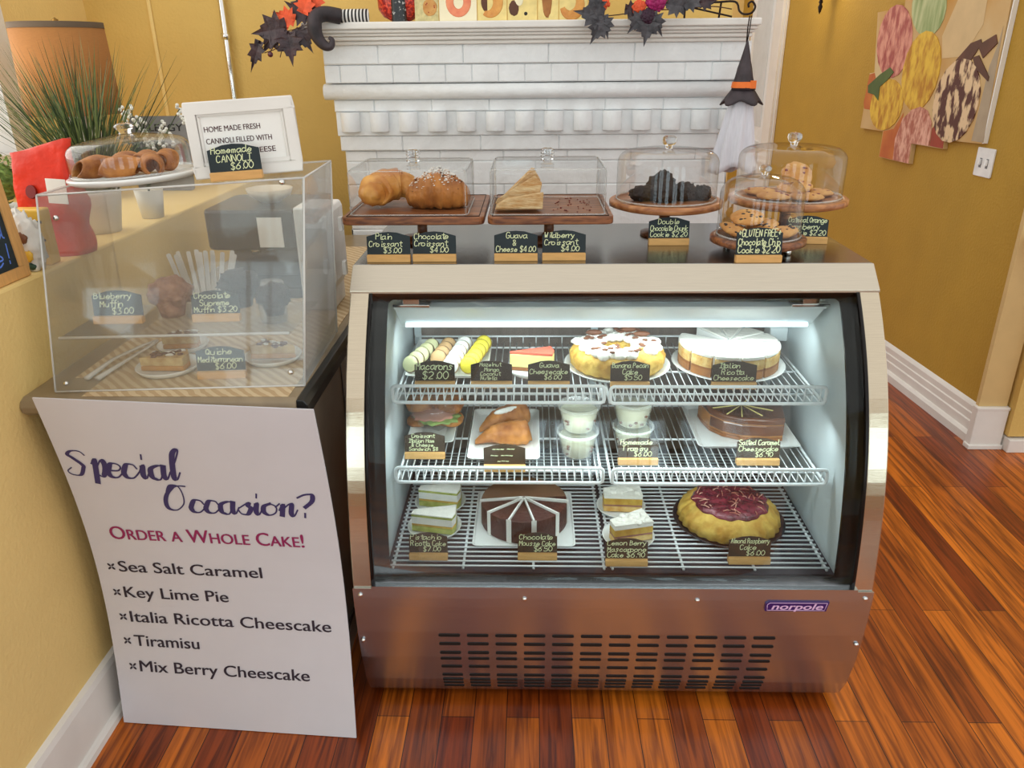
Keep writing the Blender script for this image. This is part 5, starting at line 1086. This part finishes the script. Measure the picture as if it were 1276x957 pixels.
def blade(mb, base, tip, sag, w_, mi):
    b0, t0 = Vector(base), Vector(tip); mid_ = (b0+t0)/2+Vector((0, 0, sag)); n = 7; vs = []; ph = random.uniform(0, 6.3); sd = Vector((math.cos(ph), math.sin(ph), 0))
    for i in range(n):
        f = i/(n-1); p = b0*(1-f)**2+mid_*2*f*(1-f)+t0*f*f; k = w_*(1-f**2*0.95)
        vs += [tuple(p+sd*k), tuple(p-sd*k)]
    mb.add(vs, [(2*i, 2*i+1, 2*i+3, 2*i+2) for i in range(n-1)], mi, True)
t = thing('grass_plant', 'tall tuft of green grass in a pot before the lamp', 'potted grass', (-1.345, 0.60, LG))
MB().lathe([(0.045, 0), (0.062, 0.10), (0.066, 0.11), (0.060, 0.11), (0.055, 0.095), (0.0001, 0.095)], 28).build('pot', 'ceramic', t); mb = MB(); rg = random.Random(4)
for i in range(330):
    x, y = rg.gauss(0, 0.022), rg.gauss(0, 0.018); h = rg.uniform(0.22, 0.40); sp = rg.gauss(-0.03, 0.115); mb_i = 0 if rg.random() < 0.7 else 1
    blade(mb, (x, y, 0.09), (x*2+sp, y*2+rg.gauss(0, 0.06), 0.10+h*(1-abs(sp)*0.6)), rg.uniform(0.0, 0.05), rg.uniform(0.0014, 0.0026), mb_i)
for i in range(9): blade(mb, (0.0, 0, 0.09), (rg.uniform(0.03, 0.22), rg.uniform(-0.05, 0.05), rg.uniform(0.30, 0.42)), 0.05, 0.0018, 0)
for i in range(7): blade(mb, (-0.02, 0, 0.09), (rg.uniform(-0.26, -0.14), rg.uniform(-0.05, 0.05), rg.uniform(0.26, 0.40)), 0.08, 0.0018, 1)
mb.build('blades', ['grass', 'grass_dark'], t)['kind'] = 'stuff'
def leafcloud(mb, c, r, n, sz, mi=0, seed=1):
    rg = random.Random(seed)
    for i in range(n):
        d = Vector((rg.gauss(0, 1), rg.gauss(0, 1), rg.gauss(0, 1))).normalized()*rg.uniform(0.55, 1); p = Vector(c)+Vector((d.x*r[0], d.y*r[1], d.z*r[2])); a = Vector((rg.gauss(0, 1), rg.gauss(0, 1), rg.gauss(0, 1))).normalized(); b_ = a.cross(d).normalized()*sz*0.45; a = a*sz
        mb.add([p-a, p+b_, p+a, p-b_], [(0, 1, 2, 3)], mi, False)
t = thing('boxwood_plant', 'small leafy boxwood in a pot above the red bag', 'potted plant', (-1.535, 0.47, LG)); MB().lathe([(0.05, 0), (0.065, 0.09), (0.06, 0.09), (0.0001, 0.085)], 24).build('pot', 'ceramic', t)
mb = MB(); mb.blob((0, 0, 0.15), (0.14, 0.12, 0.10), 0.2, 3, 2, 16, 10); leafcloud(mb, (0, 0, 0.15), (0.11, 0.08, 0.07), 620, 0.009, 0, 3); mb.build('foliage', 'boxwood', t)['kind'] = 'stuff'
mb = MB(); rg = random.Random(9)
for i in range(6): x = rg.uniform(-0.12, 0.08); mb.tube(smooth([(0, 0, 0.1), (x*0.5, 0, 0.25), (x, 0.0, 0.32), (x+rg.uniform(-0.04, 0.08), 0, 0.30-0.03*i)], 5), 0.0012, 5)
mb.build('arching_sprigs', 'grass_dark', t)
t = thing('flower_sprigs', 'white flowering sprigs in a pot right of the tall grass', 'potted flowers', (-1.30, 0.80, LG)); MB().lathe([(0.03, 0), (0.04, 0.08), (0.036, 0.08), (0.0001, 0.075)], 24).build('pot', 'ceramic', t); st = MB(); fl_ = MB(); rg = random.Random(3)
for i in range(11):
    x = rg.uniform(-0.02, 0.15); z = rg.uniform(0.20, 0.33)-0.3*max(0, x-0.08); y = rg.uniform(-0.04, 0.04); pts = smooth([(0, 0, 0.07), (x*0.35, y*0.5, z*0.6), (x, y, z)], 6); st.tube(pts, 0.0013, 5); leafcloud(st, (x*0.5, y, z*0.68), (0.02, 0.02, 0.03), 14, 0.012, 0, i)
    for k in range(9): p = pts[-1]+Vector((rg.gauss(0, 0.006), rg.gauss(0, 0.006), -0.006*k+0.01)); fl_.blob(p, (0.011, 0.011, 0.010), 0.3, 3, k, 6, 4)
st.build('stems', 'grass_dark', t); fl_.build('flowers', 'white_flower', t)['kind'] = 'stuff'
t = thing('allergy_sign', 'grey metal plaque reading Allergy behind the flowers', 'sign', (-1.478, 1.30, LG), 0, None, (R(-6), 0, 0)); b_o = MB().prism(rrect(-0.10, 0, 0.10, 0.250, 0.014, 4), 'y', -0.003, 0.003).build('plaque', 'slate', t)
mb = MB(); bfont(mb, 'ALLERGY', 0.034, Matrix.Translation((0, -0.0036, 0.200)) @ Matrix.Rotation(R(90), 4, 'X'), 0.0008, align='CENTER', width=0.168); mb.build('lettering', 'ink_black', b_o)

# ------------------------------------------------------------------ mantel decorations
LEAF = [(0, 0), (0.06, 0.10), (0.26, 0.02), (0.22, 0.16), (0.48, 0.22), (0.30, 0.34), (0.42, 0.56), (0.22, 0.50), (0.16, 0.70), (0.10, 0.66), (0.0, 1.0)]
def leaf(par, p, size, ang, m_, curl=0.25, tilt=0.0, wide=1.0, name='leaf'):
    half_r = [(x*wide, y, 0.06*abs(x)) for x, y in LEAF]; n = len(half_r); vs = []; fs = []
    spine = [(0, y, -0.03-curl*0.25*(y*y)) for x, y in LEAF]
    for sgn in (1, -1):
        o = len(vs); vs += [(sgn*x, y, z-curl*0.25*y*y) for x, y, z in half_r]+spine
        for i in range(n-1): fs.append((o+i, o+i+1, o+n+i+1, o+n+i) if sgn > 0 else (o+n+i, o+n+i+1, o+i+1, o+i))
    X = Matrix.Translation(p) @ Matrix.Rotation(R(ang), 4, 'Y') @ Matrix.Rotation(R(90+tilt), 4, 'X') @ Matrix.Scale(size, 4)
    return MB().add(vs, fs, 0, False, X).build(name, m_, par, solid=0.0012)
def mp(px, py): return (-0.041+(px-715)*0.00283, 1.661-(py-20)*0.0026-(715-px)*0.00006)
def flower(par, p, r_, m_, n=22, seed=1):
    mb = MB(); rg = random.Random(seed)
    for i in range(n):
        a = i*2.4; q = r_*0.75*math.sqrt(i/n); mb.blob((p[0]+q*math.cos(a), p[1]-r_*0.3*(1-i/n), p[2]+q*math.sin(a)), (r_*0.62, r_*0.4, r_*0.62), 0.3, 3, i, 8, 6)
    return mb.build('flower', m_, par)
gx = (-0.98, 1.47, 1.6555); t = thing('leaf_garland', 'dark leaf and berry garland hanging off the left end of the mantel', 'garland', gx)
def rel(px, py, g, y=1.455): x, z = mp(px, py); return Vector((x-g[0], y-g[1], z-g[2]))
for px, py, s_, ang, m_, y in ((366, 22, 0.135, -98, 'leaf_dark', 1.455), (352, 24, 0.10, -140, 'leaf_dark', 1.465), (366, 26, 0.115, 178, 'leaf_dark', 1.45), (378, 22, 0.095, 152, 'leaf_dark', 1.46), (330, 36, 0.115, 205, 'leaf_dark', 1.455), (392, 12, 0.10, -55, 'leaf_dark', 1.47), (388, 10, 0.10, -10, 'leaf_dark', 1.475), (376, 14, 0.085, -70, 'flower_orange', 1.46), (385, 6, 0.085, 25, 'flower_orange', 1.465), (396, -2, 0.075, 40, 'flower_orange', 1.478)):
    leaf(t, rel(px, py, gx, y), s_, ang, m_, wide=0.55 if py > 35 else 0.95, name='leaf' if m_ != 'flower_orange' else 'petal_leaf')
for pts in (((395, 18), (375, 24), (350, 30), (335, 42), (318, 62)), ((378, 22), (362, 32), (348, 42), (341, 50)), ((366, 30), (350, 46), (333, 52)), ((372, 26), (358, 44), (352, 58))):
    MB().tube(smooth([rel(a, b_, gx, 1.462) for a, b_ in pts], 5), 0.0016, 6).build('twig', 'twig', t)
MB().blob(rel(341, 54, gx), (0.019, 0.019, 0.019), 0.02).build('berry', 'berry', t)
gx = (0.17, 1.47, 1.6555); t = thing('flower_garland', 'garland of grey leaves and orange and magenta flowers on the right mantel', 'garland', gx)
for px, py, s_, ang, m_, y in ((752, 22, 0.110, -80, 'leaf_grey', 1.452), (752, 24, 0.095, -150, 'leaf_grey', 1.450), (750, 20, 0.080, 165, 'leaf_grey', 1.449), (748, 18, 0.085, -35, 'leaf_grey', 1.455), (806, 22, 0.100, 188, 'leaf_grey', 1.450), (808, 20, 0.085, 150, 'leaf_grey', 1.452), (800, 20, 0.085, 222, 'leaf_grey', 1.452), (848, 14, 0.090, -80, 'leaf_grey', 1.462), (846, 12, 0.090, 60, 'leaf_grey', 1.462), (846, 10, 0.085, -20, 'leaf_grey', 1.465), (776, 14, 0.075, 95, 'leaf_dark', 1.465), (835, 10, 0.075, 100, 'leaf_grey', 1.468), (865, 10, 0.07, 80, 'leaf_dark', 1.468)):
    leaf(t, rel(px, py, gx, y), s_, ang, m_, wide=0.9)
flower(t, rel(793, 12, gx, 1.462), 0.026, 'flower_orange', 22, 1); flower(t, rel(814, 4, gx, 1.465), 0.040, 'flower_magenta', 26, 2); flower(t, rel(804, 24, gx, 1.458), 0.030, 'flower_plum', 24, 3); flower(t, rel(750, 6, gx, 1.468), 0.026, 'flower_orange', 16, 4)
MB().tube(smooth([rel(px, py, gx, 1.472) for px, py in ((735, 22), (770, 20), (800, 16), (840, 16), (880, 14), (905, 18))], 5), 0.002, 6).build('twig', 'twig', t)
gx = (-0.80, 1.50, SHELF); t = thing('witch_leg', 'black curled toe witch boot with black and white striped stocking', 'halloween decoration', gx)
def rl(px, py, y): x, z = mp(px, py); return (x-gx[0], y-gx[1], z-gx[2])
MB().tube([rl(460, 10, 1.545), rl(440, 10, 1.525), rl(424, 10, 1.500)], [0.024, 0.024, 0.022], 18).build('stocking', 'sock', t)
pts = smooth([rl(428, 10, 1.500), rl(412, 7, 1.474), rl(402, 12, 1.452), rl(400, 26, 1.448), rl(404, 38, 1.448), rl(411, 46, 1.448), rl(418, 46, 1.448), rl(420, 39, 1.448), rl(416, 36, 1.448)], 6); n = len(pts)
MB().tube(pts, [0.026*(1-0.12*i/n) if i < n*0.35 else 0.026*(0.95-0.78*(i/n-0.35)/0.65) for i in range(n)], 16).build('boot', 'velvet_black', t)
t = thing('sequin_bag', 'red and black sequin covered pouch on the mantel beside stocking', 'halloween decoration', (-0.655, 1.60, SHELF)); MB().blob((0, 0, 0.075), (0.165, 0.10, 0.155), 0.08, 3, 2, 24, 16, flat=-0.0745).build('pouch', 'sequin_red', t); MB().prism(rrect(-0.026, -0.055, 0.026, 0.055, 0.012, 3), 'z', 0.002, 0.156).build('band', 'sequin_black', t)
GM = 'picture cards standing on the mantel'
def card(x0, x1, h, m_, label, draw):
    t = thing('picture_card', label, 'picture card', ((x0+x1)/2, 1.56, SHELF+0.0005), 0, GM, (R(-5), 0, 0)); MB().box2((-(x1-x0)/2+0.0008, -0.003, 0), ((x1-x0)/2-0.0008, 0.003, h)).build('panel', m_, t); draw(t)
def ring(t, cx, cz, R_, r_, m_, a0=0, a1=360, name='printed_motif'):
    n = 28; pts = [(cx+R_*math.cos(R(a0+(a1-a0)*i/n)), -0.004, cz+R_*1.15*math.sin(R(a0+(a1-a0)*i/n))) for i in range(n+(0 if a1-a0 >= 360 else 1))]; m = len(pts)
    rad = r_ if a1-a0 >= 360 else [r_*(0.35+0.75*math.sin(math.pi*(0.08+0.84*i/(m-1)))) for i in range(m)]
    mb = MB().tube(pts, rad, 12, closed=a1-a0 >= 360); mb.v = [(x, -0.0034+(y+0.004)*0.12, z) for x, y, z in mb.v]; mb.build(name, m_, t)
def flatblob(t, cx, cz, w_, h_, m_, name='printed_motif'): mb = MB().blob((cx, 0, cz), (w_, 0.1, h_), 0.10, 3, int(cx*100+7), 22, 12); mb.v = [(x, -0.0034+y*0.03, z) for x, y, z in mb.v]; mb.build(name, m_, t)
card(-0.599, -0.514, 0.13, 'card_linen', 'linen coloured card with a chocolate chip cookie picture', lambda t: (flatblob(t, 0.012, 0.045, 0.05, 0.055, 'cookie'), [flatblob(t, 0.012+0.016*math.cos(i*2.2), 0.045+0.016*math.sin(i*2.2), 0.008, 0.008, 'print_red', 'printed_chip') for i in range(5)]))
card(-0.512, -0.378, 0.13, 'card_white', 'cream card with a pink ring doughnut picture', lambda t: ring(t, 0.002, 0.062, 0.031, 0.0135, 'donut_pink'))
card(-0.376, -0.272, 0.13, 'card_cream', 'cream card with a golden croissant bent like a letter D', lambda t: (ring(t, -0.012, 0.060, 0.033, 0.016, 'bake_gold', -120, 120), ring(t, 0.020, 0.060, 0.048, 0.010, 'print_stick', 150, 210)))
card(-0.270, -0.165, 0.13, 'card_cream', 'yellow card with a dark chocolate piece beside its left edge', lambda t: (flatblob(t, -0.030, 0.04, 0.035, 0.05, 'print_stick'), flatblob(t, 0.012, 0.022, 0.012, 0.012, 'ink_black'), flatblob(t, -0.012, 0.062, 0.03, 0.03, 'card_white')))
card(-0.163, -0.090, 0.13, 'card_cream', 'yellow card with a brown long pointed pastry', lambda t: flatblob(t, -0.004, 0.068, 0.034, 0.12, 'caramel_side'))
card(-0.088, 0.012, 0.13, 'card_cream', 'yellow card with a hook shaped golden pastry', lambda t: ring(t, -0.008, 0.052, 0.032, 0.016, 'bake_gold', -160, 60))
t = thing('iron_bracket', 'black wrought iron scroll holder on the right end of the mantel', 'iron holder', (0.45, 1.52, SHELF)); gx = (0.45, 1.52, SHELF)
MB().tube(smooth([(-0.10, 0.02, 0.052), (0.0, 0.0, 0.050), (0.065, -0.01, 0.050), (0.078, -0.03, 0.02), (0.088, -0.06, 0.009), (0.108, -0.075, 0.012), (0.117, -0.08, 0.03), (0.106, -0.08, 0.046), (0.094, -0.08, 0.040), (0.096, -0.08, 0.028)], 6), 0.0036, 8).build('scroll', 'iron', t)
MB().tube([(-0.10, 0.02, 0.052), (-0.10, 0.02, 0.0)], 0.0036, 8).build('leg', 'iron', t); MB().tube([(0.02, 0.0, 0.050), (0.02, 0.02, 0.0)], 0.0036, 8).build('leg', 'iron', t); MB().tube([(-0.10, 0.02, 0.04), (0.06, -0.005, 0.004)], 0.003, 8).build('brace', 'iron', t)
gx = (0.552, 1.436, 1.16); t = thing('ghost_ornament', 'hanging white cloth ghost with black witch hat and orange band', 'halloween decoration', gx)
MB().tube([(0.0, 0.004, 0.4955), (-0.003, 0.002, 0.46), (-0.003, 0, 0.41)], 0.0022, 6).tube([(0.006, 0.004, 0.4955), (0.004, 0.002, 0.46), (-0.001, 0, 0.41)], 0.0018, 6).build('cord', 'iron', t)
h_o = MB().lathe([(0.040, 0.262), (0.034, 0.285), (0.024, 0.33), (0.013, 0.375), (0.003, 0.418), (0.0001, 0.422)], 24, wob=lambda a, z: 1+0.10*math.sin(a*5+z*60)).build('hat_cone', 'velvet_black', t); MB().shell([(0.041, 0.268), (0.0375, 0.288)], 24).box((0.026, -0.032, 0.279), (0.020, 0.006, 0.026)).build('hat_band', 'orange_band', h_o)
vs = []; fs = []
for j in range(5):
    for i in range(40):
        a = 2*math.pi*i/40; r_ = 0.036+0.0165*j/2*(1+0.28*math.sin(a*5+1)); vs.append((r_*math.cos(a), r_*math.sin(a)*0.7, 0.266-0.010*j-0.008*j/4*(1+math.sin(a*5+1))))
for j in range(4):
    for i in range(40): k = (i+1) % 40; fs.append((j*40+i, j*40+k, (j+1)*40+k, (j+1)*40+i))
MB().add(vs, fs, 0, True).build('hat_brim', 'velvet_black', h_o, solid=0.003)
vs = []; fs = []; nb = 60
for j in range(13):
    f = j/12
    for i in range(nb):
        a = 2*math.pi*i/nb; r_ = (0.034+0.040*f**0.8)*(1+(0.05+0.20*f)*math.sin(a*8+math.sin(f*2))*0.8); vs.append((r_*math.cos(a)-0.012*f, r_*math.sin(a)*0.62, 0.245-0.255*f+0.016*math.sin(a*3)*f))
for j in range(12):
    for i in range(nb): k = (i+1) % nb; fs.append((j*nb+i, j*nb+k, (j+1)*nb+k, (j+1)*nb+i))
MB().add(vs, fs, 0, True).build('cloth', 'tulle', t, solid=0.0015)

# ------------------------------------------------------------------ right wall: canvas, switch, sconce
t = bpy.data.objects.new('wall_canvas', None); COL.objects.link(t); tag(t, 'large stepped edge canvas print of cocoa pods on the right wall', 'canvas print'); t.matrix_world = WALL_R @ Matrix.Translation((0, 1.0, 1.2))
def wl(pts, k=1.0):
    cx, cz = sum(p[0] for p in pts)/len(pts), sum(p[1] for p in pts)/len(pts)
    return [(cx+(a-cx)*k-1.0, cz+(b_-cz)*k-1.2) for a, b_ in pts]
MB().prism(wl(MURAL['outline']), 'x', -0.020, -0.001).build('canvas', ['print_bg'], t)
MB().box2((-0.0205, 0.388-1.0, 1.19-1.2), (-0.001, 0.394-1.0, 1.83-1.2)).build('white_side', 'paper', t)
for i, (k, m_, nm) in enumerate((('cream', 'print_cream', 'printed_drape'), ('shade', 'print_shade', 'printed_drape'), ('orange', 'print_orange', 'printed_pod'), ('orange2', 'print_orange', 'printed_pod'), ('red', 'print_red', 'printed_pod'), ('green', 'print_green', 'printed_pod'), ('pink', 'print_pink', 'printed_pod'), ('yellow2', 'print_yellow', 'printed_pod'), ('yellow', 'print_yellow', 'printed_pod'), ('stick1', 'print_stick', 'printed_stick'), ('stick2', 'print_stick', 'printed_stick'), ('stick3', 'print_stick', 'printed_stick'), ('swirl', 'print_swirl', 'printed_cake'), ('rose', 'print_rose', 'printed_pod'), ('leaf', 'print_leaf', 'printed_leaf'))):
    MB().prism(wl(MURAL[k], 1.10 if k in ('pink', 'green', 'yellow', 'yellow2', 'swirl') else 1.0), 'x', -0.0208-0.0003*i, -0.0204).build(nm, m_, t)
t = bpy.data.objects.new('light_switch', None); COL.objects.link(t); tag(t, 'white double light switch plate below the canvas print', 'light switch'); t.matrix_world = WALL_R @ Matrix.Translation((0, 0.377, 1.116))
pl_ = MB().prism(rrect(-0.058, -0.057, 0.058, 0.057, 0.006, 3), 'x', -0.007, -0.0003).build('plate', 'white_plastic', t, bevel=0.002)
for y in (-0.022, 0.022): MB().box2((-0.016, y-0.005, -0.014), (-0.006, y+0.005, 0.010), xf=Matrix.Rotation(R(12), 4, 'Y')).build('toggle', 'white_plastic', pl_, bevel=0.001); MB().box2((-0.0074, y-0.008, -0.022), (-0.0066, y+0.008, 0.016)).build('slot', 'slate', pl_)
t = bpy.data.objects.new('wall_sconce', None); COL.objects.link(t); tag(t, 'dark metal wall light with pointed drop high on the right wall', 'wall light'); t.matrix_world = WALL_R @ Matrix.Translation((0, 2.07, 1.95))
MB().lathe([(0.0001, -0.205), (0.007, -0.19), (0.013, -0.165), (0.007, -0.15), (0.012, -0.14), (0.006, -0.125), (0.022, -0.10), (0.025, -0.08), (0.008, -0.06), (0.008, 0.0)], 18, (-0.08, 0, 0)).build('drop', 'iron', t)
MB().lathe([(0.06, -0.004), (0.05, 0.012), (0.0001, 0.016)], 24, xf=TR((-0.001, 0, 0.0), ry=R(-90))).build('backplate', 'iron', t); MB().tube([(-0.012, 0, 0), (-0.08, 0, 0.0)], 0.007, 10).build('arm', 'iron', t)
MB().lathe([(0.03, 0.02), (0.055, 0.14), (0.051, 0.14), (0.0001, 0.025)], 28, (-0.08, 0, 0)).build('shade', 'lampshade', t); MB().lathe([(0.012, 0.0), (0.012, 0.05), (0.0001, 0.06)], 14, (-0.08, 0, 0)).build('candle', 'ceramic', t)
lp = bpy.data.lights.new('sconce_light', 'POINT'); lp.energy = 14; lp.color = (1.0, 0.86, 0.62); lp.shadow_soft_size = 0.04; lo = bpy.data.objects.new('sconce_light', lp); COL.objects.link(lo); lo.matrix_world = WALL_R @ Matrix.Translation((-0.13, 2.07, 2.08))
